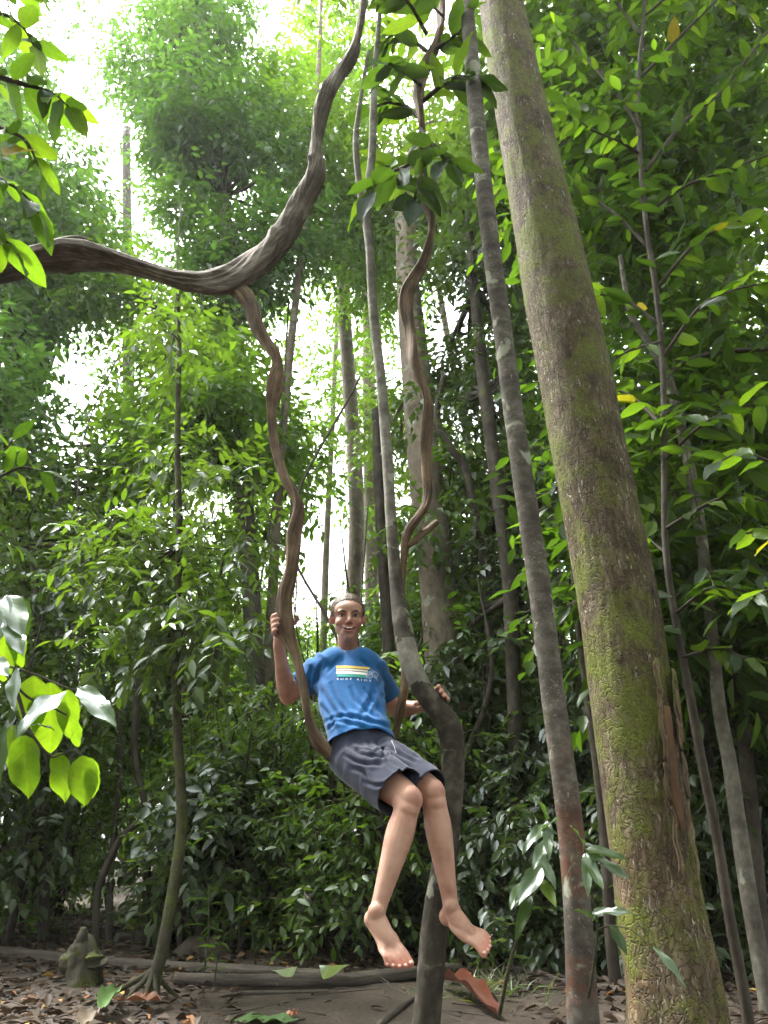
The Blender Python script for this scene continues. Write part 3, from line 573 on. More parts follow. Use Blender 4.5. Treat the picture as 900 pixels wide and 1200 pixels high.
# thin forked bough and bare poles in the middle distance
def pole(label, pts, bark, name="tree_pole"):
    P, R = pxpath(pts); g = gh(P[0][0], P[0][1])
    if P[0][2] > g: P = [A([P[0][0], P[0][1], g - .04])] + P; R = [R[0] * 1.1] + R
    o = tube_obj(name, P, R, bark, None, n=len(P) * 12, seg=10, disp=lambda th, s, pos: 1 + 0.10 * fbm(np.stack([np.cos(th) * 1.5, np.sin(th) * 1.5, s * 2], -1), 3))
    return tag(o, label, "tree trunk", "thin bare trunks in the understory")
pole("thin dark crooked pole behind the vine, forking towards the pale trunk", [(575, 1080, 11, 7.2), (572, 900, 10, 7.2), (571, 700, 10, 7.2), (548, 560, 9, 7.2), (528, 525, 9, 7.2), (512, 490, 8, 7.2), (520, 440, 6, 7.2)], M['bark_dark'])
pole("dark trunk standing close behind the bent grey trunk", [(452, 1070, 16, 7.8), (457, 900, 15, 7.8), (455, 760, 14, 7.8), (446, 620, 12, 7.8), (440, 480, 9, 7.8)], M['bark_dark'])
pole("brown leaning trunk seen through the sapling foliage", [(1010, 1020, 24, 8), (955, 780, 22, 8), (905, 590, 20, 8), (872, 490, 17, 8), (850, 420, 13, 8)], M['bark_far'])
pole("dark pole right behind the mossy trunk's broad base", [(716, 1100, 14, 5.0), (706, 950, 13, 5.0), (692, 830, 12, 5.0), (676, 700, 10, 5), (668, 560, 8, 5)], M['bark_dark'])
pole("curved thin dark stem rising from the shrubs beside the mossy sapling", [(170, 1095, 9, 7), (172, 960, 8, 7), (158, 880, 8, 7), (165, 760, 7, 7), (178, 690, 5, 7)], M['bark_dark'])
pole("twin-curved bough bending over the undergrowth by the stump", [(112, 1095, 9, 6.6), (116, 1040, 9, 6.6), (140, 985, 8, 6.6), (165, 960, 7, 6.6), (180, 930, 5, 6.6)], M['bark_dark'])
pole("thin upright stem in the dark undergrowth behind the log", [(128, 1092, 8, 7.3), (131, 1010, 7, 7.3), (140, 900, 6, 7.3), (138, 780, 5, 7.3)], M['bark_far'])
pole("black pole with climbing leaves at the forest edge by the dark seedlings", [(895, 1150, 20, 4.9), (880, 950, 18, 4.9), (868, 830, 15, 4.9), (850, 700, 12, 4.9)], M['bark_dark'])

def thin_poles():
    rg = np.random.default_rng(63)
    for q in range(70):
        Y = rg.uniform(6.8, 12.5); x = rg.uniform(-.55, .55) * Y; z = gh(x, Y); h = rg.uniform(2.2, 4.6); r = rg.uniform(.012, .036); lx, ly = rg.normal(size=2) * .09 * h; k = rg.normal(size=2) * .05 * h
        P = [A([x, Y, z - .05]), A([x + lx * .3 + k[0], Y + ly * .3, z + h * .33]), A([x + lx * .7 - k[0] * .6, Y + ly * .7 + k[1], z + h * .68]), A([x + lx, Y + ly, z + h])]
        o = tube_obj("understory_pole", P, [r * 1.2, r, r * .7, r * .15], M['bark_dark'] if rg.random() < .6 else M['bark_far'], None, n=24, seg=7)
        tag(o, "thin bare stem standing among the shrubs of the understory", "tree trunk", "thin bare stems among the shrubs")
    for q in range(11):
        Y = rg.uniform(8.5, 17); x = rg.uniform(-.16, .36) * Y; z = gh(x, Y); h = rg.uniform(16, 20); r = rg.uniform(.045, .10); lx, ly, k = rg.normal() * .3, rg.normal() * .4, rg.normal() * .12
        P = [A([x, Y, z - .1]), A([x + lx * .3 + k, Y + ly * .3, z + h * .33]), A([x + lx * .7 - k * .6, Y + ly * .7, z + h * .68]), A([x + lx, Y + ly, z + h])]
        tag(tube_obj("straight_trunk", P, [r * 1.25, r, r * .75, r * .3], M['bark_pale'], None, n=40, seg=10, disp=lambda th, s_, pos: 1 + .1 * fbm(np.stack([np.cos(th), np.sin(th), s_], -1), 2)), "tall straight pale trunk rising through the woods into the canopy", "tree trunk", "tall pale trunks in the woods")
    for q in range(16):      # hanging lianas
        Y = rg.uniform(6.5, 12); x = rg.uniform(-.5, .5) * Y; h = rg.uniform(5, 8); z = rg.uniform(.1, 1.2); r = rg.uniform(.008, .016); a = rg.normal(size=4) * .25
        P = [A([x, Y, z]), A([x + a[0], Y, z + h * .3]), A([x + a[0] * .3 + a[1], Y + .2, z + h * .6]), A([x + a[2], Y + .3, z + h])]
        tag(tube_obj("hanging_liana", P, [r, r * .9, r, r], M['bark_far'], None, n=30, seg=6), "thin rope-like liana hanging down through the understory", "vine", "thin lianas hanging in the understory")
thin_poles()

def mottled_sapling():
    pts = [(918, 1290, 27, 4.2), (896, 1150, 25, 4.2), (876, 1040, 23, 4.2), (856, 900, 20, 4.2), (843, 830, 18, 4.2), (832, 720, 16, 4.2), (818, 600, 15, 4.2), (800, 510, 14, 4.2), (783, 445, 13, 4.2), (762, 405, 10, 4.2), (741, 372, 9, 4.2), (732, 335, 7, 4.2), (727, 300, 6, 4.2)]
    P, R = pxpath(pts); R = [r * .84 for r in R]; P[0][2] = -0.1
    t = thing("young_tree", (P[0][0], P[0][1], 0), "young tree with a pale mottled curving stem and banded base", "tree")
    tube_obj("trunk", P, R, M['bark_grey'], t, n=220, seg=18, disp=lambda th, s, pos: 1 + 0.09 * fbm(np.stack([np.cos(th) * 1.5, np.sin(th) * 1.5, s * 3], -1), 3))
    P2, R2 = pxpath([(785, 450, 8, 4.2), (792, 432, 7, 4.2), (822, 417, 6, 4.22), (860, 411, 6, 4.25), (905, 409, 5, 4.3)]); tube_obj("branch", P2, R2, M['bark_dark'], t, n=30, seg=8)
    P2, R2 = pxpath([(742, 375, 4, 4.2), (735, 385, 3, 4.2), (728, 380, 2, 4.2)]); tube_obj("branch", P2, R2, M['bark_grey'], t, n=12, seg=6)
    return t
mottled_sapling()

# ------------------------------------------------------------------ understory shrubs: prototypes, then copies
def shrub_proto(seed, name, h, spread, nclump, ns, k, tw, L, W, mat, droop, stems=3):
    rg = np.random.default_rng(seed)
    t = thing(name, (0, 0, 0), "x", "shrub", "x")
    specs, C, R = [], [], []
    for s in range(stems):
        a = rg.uniform(0, 6.28); top = A([math.cos(a) * spread * 0.4, math.sin(a) * spread * 0.4, h * rg.uniform(0.75, 1.0)])
        b = A([math.cos(a) * .08, math.sin(a) * .08, -0.1]); mid = (b + top) / 2 + rg.normal(size=3) * A([.15, .15, 0]) * spread
        specs.append(([b, mid, top], [0.022 + .004 * h, 0.015 + .002 * h, 0.006], dict(n=16, seg=6)))
        for q in range(nclump // stems):
            f = rg.uniform(0.22, 1.0); base = catmull([b, mid, top], 20)[int(f * 19)]
            aa = rg.uniform(0, 6.28); rr = spread * rg.uniform(0.25, 0.85) * (1.1 - 0.5 * f)
            c = base + A([math.cos(aa) * rr, math.sin(aa) * rr, rg.uniform(0.0, 0.25) * spread])
            Pq, Rq = limb(base, c, 0.010, rg, 0.0); specs.append((Pq, Rq, dict(n=7, seg=4)))
            C.append(c); r = rg.uniform(0.22, 0.42) * spread ** 0.5; R.append([r, r, r * 0.6])
    tubes_obj("stem", specs, M['bark_dark'], t)
    V, F, ti, o, e = foliage_mesh("foliage", rg, C, R, ns, k, tw, L, W, droop=droop)
    f = obj("foliage", V, F, mat, t, attrs={"tint": ti})
    Vt, Ft = twig_geo(o, e, 0.0035); obj("twigs", Vt, Ft, M['twig'], t)["kind"] = "stuff"
    return t
def tree_proto(seed, h, spread, nclump, mat, bark):
    rg = np.random.default_rng(seed); t = thing("forest_tree", (0, 0, 0), "x", "tree", "x")
    P = [A([0, 0, -.2]), A([rg.normal() * .15, rg.normal() * .15, h * .35]), A([rg.normal() * .3, rg.normal() * .3, h * .7]), A([rg.normal() * .4, rg.normal() * .4, h])]
    specs = [(P, [0.05 + .016 * h, 0.04 + .011 * h, .03 + .006 * h, .02], dict(n=24, seg=9))]; C, R = [], []
    for q in range(nclump):
        f = rg.uniform(0.30, 1.0); base = catmull(P, 30)[int(f * 29)]; aa = rg.uniform(0, 6.28); rr = spread * rg.uniform(.2, 1.0) * (1.15 - .6 * f)
        c = base + A([math.cos(aa) * rr, math.sin(aa) * rr, rg.uniform(.1, .5) * rr + .1]); Pq, Rq = limb(base, c, 0.035, rg, 0.0); specs.append((Pq, Rq, dict(n=7, seg=4)))
        C.append(c); r = rg.uniform(.5, .95); R.append([r, r, r * .6])
    tubes_obj("trunk", specs, bark, t)
    V, F, ti, o, e = foliage_mesh("crown", rg, C, R, 42, 8, 0.6, 0.14, 0.06, fine=False)
    obj("crown", V, F, mat, t, attrs={"tint": ti}); return t

def scatter():
    rg = np.random.default_rng(77)
    S = [shrub_proto(31, "understory_shrub", 2.6, 0.9, 15, 26, 8, 0.34, 0.105, 0.048, M['leaf_mid'], 0.35),
         shrub_proto(32, "understory_shrub", 3.6, 1.1, 18, 24, 8, 0.36, 0.125, 0.060, M['leaf_dark'], 0.45, 2),
         shrub_proto(33, "understory_shrub", 2.1, 0.85, 14, 26, 9, 0.34, 0.085, 0.038, M['leaf_light'], 0.30, 4),
         shrub_proto(34, "understory_shrub", 4.4, 1.2, 20, 24, 8, 0.36, 0.12, 0.056, M['leaf_mid'], 0.40, 2),
         shrub_proto(35, "understory_shrub", 1.3, 0.75, 14, 26, 8, 0.30, 0.115, 0.054, M['leaf_dark'], 0.35, 4),
         shrub_proto(36, "understory_shrub", 5.2, 1.2, 22, 24, 8, 0.36, 0.115, 0.055, M['leaf_light'], 0.40, 2)]
    lab = ["bushy understory shrub with mid-green oval drooping leaves", "tall dark-leaved understory shrub with two thin stems", "pale green shrub with small crowded leaves", "high mid-green understory sapling with loose layered sprays",
           "low dark green bush at the edge of the clearing", "tall bright green understory sapling catching the light"]
    grp = ["mid-green shrubs of the understory", "dark tall shrubs of the understory", "pale small-leaved shrubs of the understory", "mid-green saplings of the understory", "low bushes round the clearing", "bright saplings of the understory"]
    used = [False] * 6
    def place(i, x, y, s, rz):
        if used[i]: o = copy_tree(S[i], (x, y, gh(x, y)), rz, s)
        else: o = S[i]; used[i] = True; o.location = (x, y, gh(x, y)); o.rotation_euler = (0, 0, rz); o.scale = (s, s, s)
        o["label"] = lab[i]; o["group"] = grp[i]
    cells = []
    for Y, step, kinds in ((6.9, 1.05, (4, 4, 2, 4)), (7.8, 1.2, (0, 1, 2, 4, 2)), (9.0, 1.4, (0, 2, 3, 1, 5)), (10.6, 1.5, (2, 3, 5, 0)), (12.6, 2.1, (3, 5, 2, 5)), (15, 2.6, (5, 3, 3, 5))):
        half = Y * 0.60 + 0.6; n = int(2 * half / step)
        for q in range(n):
            x = -half + (q + 0.5) * step + rg.normal() * step * 0.25; y = Y + rg.normal() * 0.3
            i = int(rg.choice(kinds))
            if x > 0.6 * Y * 0.35 and i in (2, 5): i = 1
            if x < 0.05 * Y and i in (1, 4) and rg.random() < .65: i = 2 if i == 4 else int(rg.choice((0, 2, 5)))
            cells.append((i, x, y, rg.uniform(0.8, 1.15), rg.uniform(0, 6.28)))
    for x, y, i, s in ((2.1, 5.6, 4, .9), (1.0, 6.0, 4, .8), (3.0, 5.4, 1, .9), (-3.4, 6.3, 1, .9), (2.5, 6.4, 1, 1.0), (1.3, 6.9, 1, .9), (0.5, 6.6, 4, .8), (3.3, 6.6, 1, 1.1)): cells.append((i, x, y, s, rg.uniform(0, 6.28)))
    for c in cells: place(*c)
    T = [tree_proto(41, 8.0, 2.0, 22, M['leaf_mid'], M['bark_far']), tree_proto(42, 11.0, 2.4, 26, M['leaf_light'], M['bark_far']), tree_proto(43, 6.5, 1.9, 20, M['leaf_dark'], M['bark_dark']), tree_proto(44, 13.5, 2.8, 28, M['leaf_canopy'], M['bark_pale'])]
    tl = ["mid-height forest tree with layered green sprays deep in the woods", "bright-crowned forest tree deep in the woods", "low dark-crowned tree filling the woods", "tall pale-trunked forest tree far back in the woods"]
    tg = ["mid-height trees deep in the woods", "bright-crowned trees deep in the woods", "dark low trees deep in the woods", "tall pale trees far back"]
    ut = [False] * 4
    for Y, step, kinds in ((16.5, 3.2, (0, 2, 1)), (20, 3.8, (0, 1, 1)), (25, 4.4, (0, 1, 1)), (31, 5.0, (1, 3, 0)), (40, 6.0, (1, 3, 3))):
        half = Y * 0.62 + 1; n = int(2 * half / step)
        for q in range(n):
            x = -half + (q + .5) * step + rg.normal() * step * .25; y = Y + rg.normal() * .8; i = int(rg.choice(kinds)); s = rg.uniform(.85, 1.15); rz = rg.uniform(0, 6.28)
            if ut[i]: o = copy_tree(T[i], (x, y, gh(x, y)), rz, s)
            else: o = T[i]; ut[i] = True; o.location = (x, y, gh(x, y)); o.rotation_euler = (0, 0, rz); o.scale = (s, s, s)
            o["label"] = tl[i]; o["group"] = tg[i]
    # more forest added behind and beside the viewer to block front light
    for x, y, i, s in ((-5.5, -3.5, 1, 1), (-1.8, -5.2, 0, 1.1), (2.2, -4.0, 1, .95), (6.0, -3.0, 0, 1.1), (-8.5, .5, 3, .9), (8.0, 1.0, 1, 1), (-7.0, 4.5, 0, .9), (7.4, 4.6, 0, .95), (0.5, -9, 3, 1), (-5.5, -9.5, 1, 1.1), (6.5, -9, 3, .9), (11, -4, 3, 1), (-11, -4, 1, 1.1), (-12, 4, 3, 1), (12, 5, 3, 1), (-3.6, -2.2, 2, .9), (4.0, -1.6, 2, .9), (-10, 9, 1, 1.1), (10.5, 9.5, 1, 1.1), (-1.6, -2.6, 1, 1.0), (2.6, -2.4, 3, .9), (0.2, -6.2, 1, 1.1), (-4.6, .2, 1, .95), (4.9, .9, 3, .85), (-3.4, -6, 3, 1), (3.6, -6.4, 0, 1.1)):
        o = copy_tree(T[i], (x, y, gh(x, y)), rg.uniform(0, 6.28), s); o["label"] = ("green tree", "bright-crowned tree", "dark low tree", "tall pale-trunked tree")[i] + " added around the viewer to block front light"; o["group"] = ("green", "bright-crowned", "dark low", "tall pale")[i] + " trees added around the viewer"
scatter()

# ------------------------------------------------------------------ large single leaves
def leaf_mesh(name, w, curve, fold, wav, tip=1.0, nu=7, nv=5, ragged=0.0, seed=0):
    V, UV = [], []; rg = np.random.default_rng(seed)
    for i in range(nu):
        f = i / (nu - 1); ff = f
        wid = w * (math.sin(math.pi * (0.03 + 0.955 * f ** 0.85)) ** 0.75) * (1 - 0.15 * f) * (1 + (.035 * math.sin(f * 31 + seed) + .03 * math.sin(f * 53 + seed * 2) if nu > 9 else 0))
        if i == nu - 1: wid = w * ragged
        for j in range(nv):
            g = 2 * j / (nv - 1) - 1
            x = g * wid / 2; y = ff * tip + (rg.normal() * 0.03 if ragged and i == nu - 1 else 0)
            z = -curve * f * f + fold * abs(g) * wid / 2 + wav * math.sin(f * 11 + g * 2 + seed) * abs(g) * 0.03
            V.append((x, y, z)); UV.append((f, g * wid / max(w, 1e-3) / 1.0 * w))
    F = [(i * nv + j, i * nv + j + 1, (i + 1) * nv + j + 1, (i + 1) * nv + j) for i in range(nu - 1) for j in range(nv - 1)]
    return mesh_np(name, V, F, uv=UV)
def with_mat(me, mat): c = me.copy(); c.materials.append(mat); return c
LM = [leaf_mesh("leaf", 0.44, 0.12, 0.25, 1.0, seed=1), leaf_mesh("leaf", 0.38, 0.22, 0.18, 1.3, seed=2), leaf_mesh("leaf", 0.50, 0.06, 0.32, 0.8, seed=3), leaf_mesh("leaf", 0.34, 0.30, 0.30, 1.2, seed=4), leaf_mesh("leaf", 0.46, 0.10, 0.15, 1.6, ragged=0.35, seed=5)]
LMF = [leaf_mesh("leaf", w, c, f, wv, nu=15, nv=7, ragged=r, seed=s_) for w, c, f, wv, r, s_ in ((.44, .12, .25, 1.0, 0, 1), (.38, .22, .18, 1.3, 0, 2), (.50, .06, .32, .8, 0, 3), (.34, .30, .30, 1.2, 0, 4), (.46, .10, .15, 1.6, .12, 5))]
LEAF = {k: [with_mat(m, M[k]) for m in (LMF if k in ('leaf_lime', 'leaf_gloss') else LM)] for k in ('leaf_lime', 'leaf_big', 'leaf_bigdark', 'leaf_gloss', 'dead_leaf')}
def leaf_at(parent, b, d, n, L, mesh, name="leaf", wscale=1.0):
    d = nrm(d); s = nrm(np.cross(d, n)); n = np.cross(s, d); b = A(b) - org(parent)
    o = bpy.data.objects.new(name, mesh); COL.objects.link(o)
    if parent is not None: o.parent = parent
    W = L * wscale
    o.matrix_local = Matrix(((s[0] * W, d[0] * L, n[0] * L, b[0]), (s[1] * W, d[1] * L, n[1] * L, b[1]), (s[2] * W, d[2] * L, n[2] * L, b[2]), (0, 0, 0, 1)))
    return o
def px_leaf(parent, base, tip, Yb, Yt, mat, var, n, wscale=1.0):
    b, t = at(*base, Yb), at(*tip, Yt); return leaf_at(parent, b, t - b, A(n, float), np.linalg.norm(t - b), LEAF[mat][var], wscale=wscale)

def twig_with_leaves(parent, pts, rg, n, L, mat, bark, droop=0.3, spread=0.9, updown=0.5, terminal=True, r=None):
    """twig along a path, alternate leaves on it, each leaf a part"""
    P, R = pxpath(pts); tube_obj("branch", P, R, bark, parent, n=len(P) * 5, seg=6)
    C = catmull(P, 60); T = nrm(np.gradient(C, axis=0))
    for q in range(n):
        f = 0.12 + 0.88 * (q + 0.5) / n; i = min(59, int(f * 59)); d = T[i]; sd = nrm(np.cross(d, A([0, 0, 1.0]) + rg.normal(size=3) * .3)); sg = 1 if q % 2 else -1
        ld = nrm(d * 0.6 + sd * sg * spread + A([0, 0, -droop]) + rg.normal(size=3) * .25); ln = A([0, 0, 1.0]) + rg.normal(size=3) * updown
        leaf_at(parent, C[i], ld, ln, L * rg.uniform(.65, 1.15), LEAF[mat][int(rg.integers(0, 4))])
    if terminal: leaf_at(parent, C[-1], T[-1] + A([0, 0, -droop]), A([0, 0, 1.0]) + rg.normal(size=3) * .3, L, LEAF[mat][0])

def near_branches():
    rg = np.random.default_rng(21)
    # --- pale lime leaves hanging beside the viewer
    b0 = at(-60, 760, 1.5); t = thing("hanging_branch", b0, "twig with big translucent lime leaves and two silvery ones, hanging low", "branch")
    for pts in ([(-60, 745, 8, 1.5), (-5, 775, 6, 1.5), (18, 808, 5, 1.5), (32, 850, 4, 1.5), (48, 875, 3, 1.5), (62, 888, 2, 1.5)], [(5, 785, 4, 1.5), (30, 815, 3, 1.5), (55, 826, 2.5, 1.5), (78, 838, 2, 1.5)], [(0, 778, 3, 1.5), (40, 790, 2, 1.5), (70, 803, 2, 1.5), (95, 812, 1.5, 1.5)], [(-40, 720, 4, 1.5), (-10, 705, 3, 1.5), (12, 700, 2, 1.5)], [(62, 888, 2, 1.5), (85, 880, 2, 1.52), (100, 888, 1.5, 1.52)]):
        P, R = pxpath(pts); tube_obj("twig", P, R, M['bark_dark'], t, n=24, seg=6)
    F = (0, -1, -0.35)
    for base, tip, yb, yt, var, n_, ws in (((42, 792), (38, 858), 1.5, 1.47, 2, F, 1.0), ((60, 800), (57, 884), 1.52, 1.5, 2, F, .95), ((78, 808), (82, 868), 1.5, 1.48, 0, (.5, -1, .1), .8), ((28, 862), (30, 938), 1.47, 1.45, 4, F, .95), ((16, 850), (10, 918), 1.5, 1.48, 0, (-.5, -1, .2), .8),
            ((70, 882), (72, 944), 1.52, 1.5, 4, (-.3, -1, .1), .9), ((97, 886), (98, 947), 1.5, 1.5, 4, (.25, -1, .1), 1.0), ((104, 888), (112, 940), 1.52, 1.53, 1, (.8, -1, 0), .8), ((18, 730), (20, 785), 1.53, 1.53, 1, F, 0.9), ((6, 740), (2, 800), 1.55, 1.55, 2, F, 1.), ((85, 838), (88, 880), 1.56, 1.56, 1, F, .9)):
        px_leaf(t, base, tip, yb, yb + .045, 'leaf_lime', var, (n_[0], -1, -.4), ws * 1.3)
    for base, tip, yb, yt, var, n_, ws in (((5, 852), (-6, 922), 1.45, 1.43, 0, (-.4, -1, .3), .8), ((38, 850), (64, 848), 1.46, 1.44, 1, (0, -.2, 1), .7), ((26, 700), (31, 748), 1.5, 1.5, 1, (.6, -1, .3), 0.9)):
        px_leaf(t, base, tip, yb, yt, 'leaf_bigdark', var, n_, ws)
    for base, tip, yb, yt, var, n_, ws in (((76, 811), (20, 842), 1.48, 1.36, 1, (0, -.75, .8), .9), ((92, 807), (133, 836), 1.5, 1.42, 1, (0, -.75, .8), .85), ((10, 698), (26, 740), 1.5, 1.44, 0, (.2, -.8, .6), .9), ((4, 700), (-3, 748), 1.5, 1.45, 2, (-.2, -.8, .6), .9), ((9, 726), (26, 762), 1.48, 1.42, 0, (.2, -.8, .6), .8), ((20, 784), (12, 830), 1.47, 1.42, 0, (-.5, -.8, .5), .8), ((-8, 772), (8, 788), 1.45, 1.4, 0, (0, -.8, .7), .9)):
        px_leaf(t, base, tip, yb, yt, 'leaf_gloss', var, n_, ws)
    # --- broad leaves above, entering from the side
    b0 = at(-80, 80, 1.9); t = thing("overhanging_branch", b0, "leafy bough with broad bright green leaves high over the arching vine", "branch")
    for pts, n in (([(-80, 70, 12, 1.9), (-20, 85, 9, 1.9), (25, 98, 6, 1.9), (60, 108, 3, 1.9), (80, 125, 2, 1.9)], 11), ([(-60, 130, 8, 1.85), (0, 150, 6, 1.85), (30, 165, 4, 1.85), (45, 195, 2, 1.85)], 9), ([(-70, 180, 8, 1.9), (-10, 205, 5, 1.9), (25, 225, 3, 1.9), (45, 250, 2, 1.9)], 9), ([(-70, 20, 8, 1.95), (-5, 15, 5, 1.95), (25, 30, 3, 1.95), (40, 55, 2, 1.95)], 8),
                   ([(-50, 250, 6, 1.9), (-10, 270, 4, 1.9), (10, 285, 2, 1.9)], 5), ([(-80, -40, 8, 2.0), (0, -30, 5, 2.0), (40, -10, 3, 2.0)], 7)):
        twig_with_leaves(t, pts, rg, n + 3, 0.175, 'leaf_big', M['bark_dark'], droop=0.35)
    # --- seedling-like shoot at mid height, same side
    b0 = at(-60, 560, 2.6); t = thing("leafy_shoot", b0, "bright shoot of upright oval leaves above the hanging lime twig", "branch")
    for pts, n in (([(-60, 575, 6, 2.6), (-5, 560, 4, 2.6), (25, 548, 3, 2.6), (50, 552, 2, 2.6)], 9), ([(-60, 600, 6, 2.6), (-10, 620, 4, 2.6), (20, 640, 2, 2.6)], 7), ([(-50, 540, 5, 2.6), (0, 530, 3, 2.6), (15, 515, 2, 2.6)], 5)):
        twig_with_leaves(t, pts, rg, n, 0.125, 'leaf_big', M['bark_dark'], droop=0.1)
    # --- dark oval leaves round the top of the vine
    b0 = at(494, 140, 3.3); t = thing("leafy_climber", b0, "climber with large dark oval leaves round the top of the vine", "climber")
    for pts, n in (([(494, 140, 6, 3.3), (475, 125, 5, 3.4), (455, 120, 4, 3.4), (438, 126, 3, 3.4)], 7), ([(494, 120, 6, 3.3), (530, 92, 6, 3.15), (560, 94, 5, 3.1)], 7), ([(494, 180, 5, 3.3), (475, 195, 4, 3.0), (450, 205, 3, 2.9), (436, 225, 2, 2.85)], 8), ([(492, 150, 5, 3.3), (510, 175, 4, 3.0), (528, 190, 3, 2.9)], 7), ([(500, 60, 5, 3.4), (480, 45, 4, 3.5), (462, 40, 3, 3.5), (450, 50, 2, 3.5)], 7),
                   ([(500, 40, 5, 3.3), (480, 5, 4, 3.1), (455, -20, 3, 3.0)], 7), ([(494, 100, 5, 3.3), (470, 82, 4, 3.0), (455, 75, 3, 2.9)], 7), ([(494, 190, 5, 3.3), (490, 215, 4, 3.0), (485, 235, 3, 2.9)], 6), ([(505, 60, 5, 3.3), (535, 40, 4, 3.2), (548, 20, 3, 3.2)], 6), ([(470, 200, 3, 3.3), (455, 190, 3, 3.4), (450, 215, 2, 3.4)], 6), ([(520, 20, 3, 3.2), (490, -10, 3, 3.2), (470, -40, 2, 3.2)], 6)):
        twig_with_leaves(t, pts, rg, n + 4, 0.25, 'leaf_bigdark', M['bark_dark'], droop=0.2, updown=0.35)
    # --- tall broad-leaved sapling
    stem = [(884, 1290, 15, 3.75), (876, 1190, 14, 3.75), (856, 1080, 13, 3.75), (840, 980, 12, 3.75), (822, 890, 11, 3.75), (806, 800, 10, 3.75), (792, 730, 9, 3.78), (780, 640, 8, 3.8), (778, 540, 7, 3.85), (777, 440, 7, 3.9), (770, 350, 7, 3.9), (758, 270, 6, 3.9), (750, 180, 6, 3.95), (748, 90, 5, 4.0), (755, 10, 4, 4.0), (752, -60, 3, 4.0)]
    P, R = pxpath(stem); P[0][2] = -0.08
    t = thing("broad_leaved_sapling", (P[0][0], P[0][1], 0), "slim dark sapling carrying large green leaves beside the thick mossy trunk", "tree")
    tube_obj("trunk", P, R, M['bark_dark'], t, n=160, seg=10)
    br = [([(757, 200, 5, 3.92), (800, 145, 5, 3.9), (840, 112, 4, 3.85), (877, 68, 4, 3.8), (905, 30, 3, 3.8)], 14), ([(750, 150, 4, 3.95), (715, 100, 4, 4.1), (680, 60, 3, 4.2), (650, 20, 3, 4.3)], 14), ([(752, 90, 4, 4.0), (790, 50, 4, 3.9), (830, 10, 3, 3.8), (860, -20, 2, 3.8)], 13), ([(760, 290, 5, 3.9), (720, 250, 4, 4.1), (680, 225, 3, 4.3), (650, 210, 2, 4.4)], 14),
          ([(768, 340, 5, 3.9), (810, 290, 4, 3.8), (850, 265, 3, 3.7), (900, 250, 3, 3.7)], 13), ([(772, 380, 5, 3.9), (730, 350, 4, 4.1), (700, 345, 3, 4.3), (670, 350, 2, 4.4)], 13), ([(776, 420, 5, 3.9), (820, 360, 4, 3.75), (860, 340, 3, 3.7), (905, 330, 2, 3.7)], 13), ([(778, 500, 5, 3.85), (740, 465, 4, 4.1), (710, 455, 3, 4.2), (690, 470, 2, 4.3)], 12),
          ([(778, 540, 5, 3.85), (820, 500, 4, 3.7), (860, 480, 3, 3.6), (905, 470, 3, 3.6)], 12), ([(780, 620, 5, 3.8), (830, 590, 4, 3.6), (865, 580, 3, 3.5), (905, 590, 2, 3.5)], 12), ([(782, 650, 4, 3.8), (745, 620, 3, 4.0), (725, 600, 3, 4.2), (715, 560, 2, 4.2)], 10), ([(790, 720, 4, 3.78), (830, 690, 4, 3.6), (860, 690, 3, 3.5), (900, 700, 2, 3.5)], 12), ([(750, 40, 4, 4.0), (720, 0, 3, 4.1), (690, -30, 2, 4.2)], 10), ([(749, 180, 4, 3.95), (725, 165, 3, 3.8), (690, 150, 2, 3.7), (660, 120, 2, 3.7)], 12), ([(753, 20, 3, 4.0), (800, -10, 3, 3.9), (870, 10, 2, 3.8), (910, 80, 2, 3.8)], 12),
          ([(800, 770, 4, 3.75), (840, 760, 4, 3.55), (870, 770, 3, 3.45), (905, 780, 2, 3.45)], 12), ([(760, 250, 4, 3.9), (800, 220, 4, 3.8), (850, 200, 3, 3.75), (905, 180, 2, 3.7)], 12), ([(775, 400, 4, 3.9), (740, 410, 3, 3.75), (715, 420, 2, 3.7), (700, 400, 2, 3.7)], 10)]
    for pts, n in br: twig_with_leaves(t, pts, rg, n + 2, 0.185, 'leaf_big' if pts[-1][1] < 640 else 'leaf_bigdark', M['bark_dark'], droop=0.3, updown=0.4)
    C = []
    for q in range(90):
        a, b = rg.uniform(640, 930), rg.uniform(-60, 800); 
        if a < 640 + max(0, b - 350) * 0.25: a += 70
        C.append(at(a, b, rg.uniform(4.3, 5.4)))
    V, F_, ti, o, e = foliage_mesh("foliage", rg, C, [[.5, .5, .4]] * len(C), 16, 7, 0.5, 0.17, 0.07, droop=0.3)
    f = obj("foliage", V, F_, M['leaf_bigfill'], t, attrs={"tint": ti}); f["kind"] = "stuff"
    Vt, Ft = twig_geo(o, e, 0.004); f = obj("twigs", Vt, Ft, M['twig'], t); f["kind"] = "stuff"
    # --- glossy-leaved plant between the bent and the ringed trunk
    b0 = A([0.62, 3.35, gh(.62, 3.35)]); t = thing("glossy_plant", b0, "young plant with pale shiny leaves growing beside the rusty ringed trunk", "plant")
    for pts in ([(585, 1190, 5, 3.2), (600, 1120, 4, 3.1), (622, 1060, 3, 3.0), (640, 1010, 3, 2.95), (640, 960, 2, 2.9)], [(622, 1060, 3, 3.0), (612, 1035, 2, 2.95), (606, 1050, 2, 2.9)], [(690, 1170, 4, 2.95), (700, 1090, 3, 2.85), (690, 1030, 2, 2.8), (684, 990, 2, 2.78)], [(700, 1090, 3, 2.85), (715, 1085, 2, 2.8), (740, 1090, 1.5, 2.75), (765, 1112, 1.5, 2.72)]):
        P, R = pxpath(pts); tube_obj("stem", P, R, M['bark_mossy'], t, n=24, seg=6)
    UPn = (0, -.75, .8)
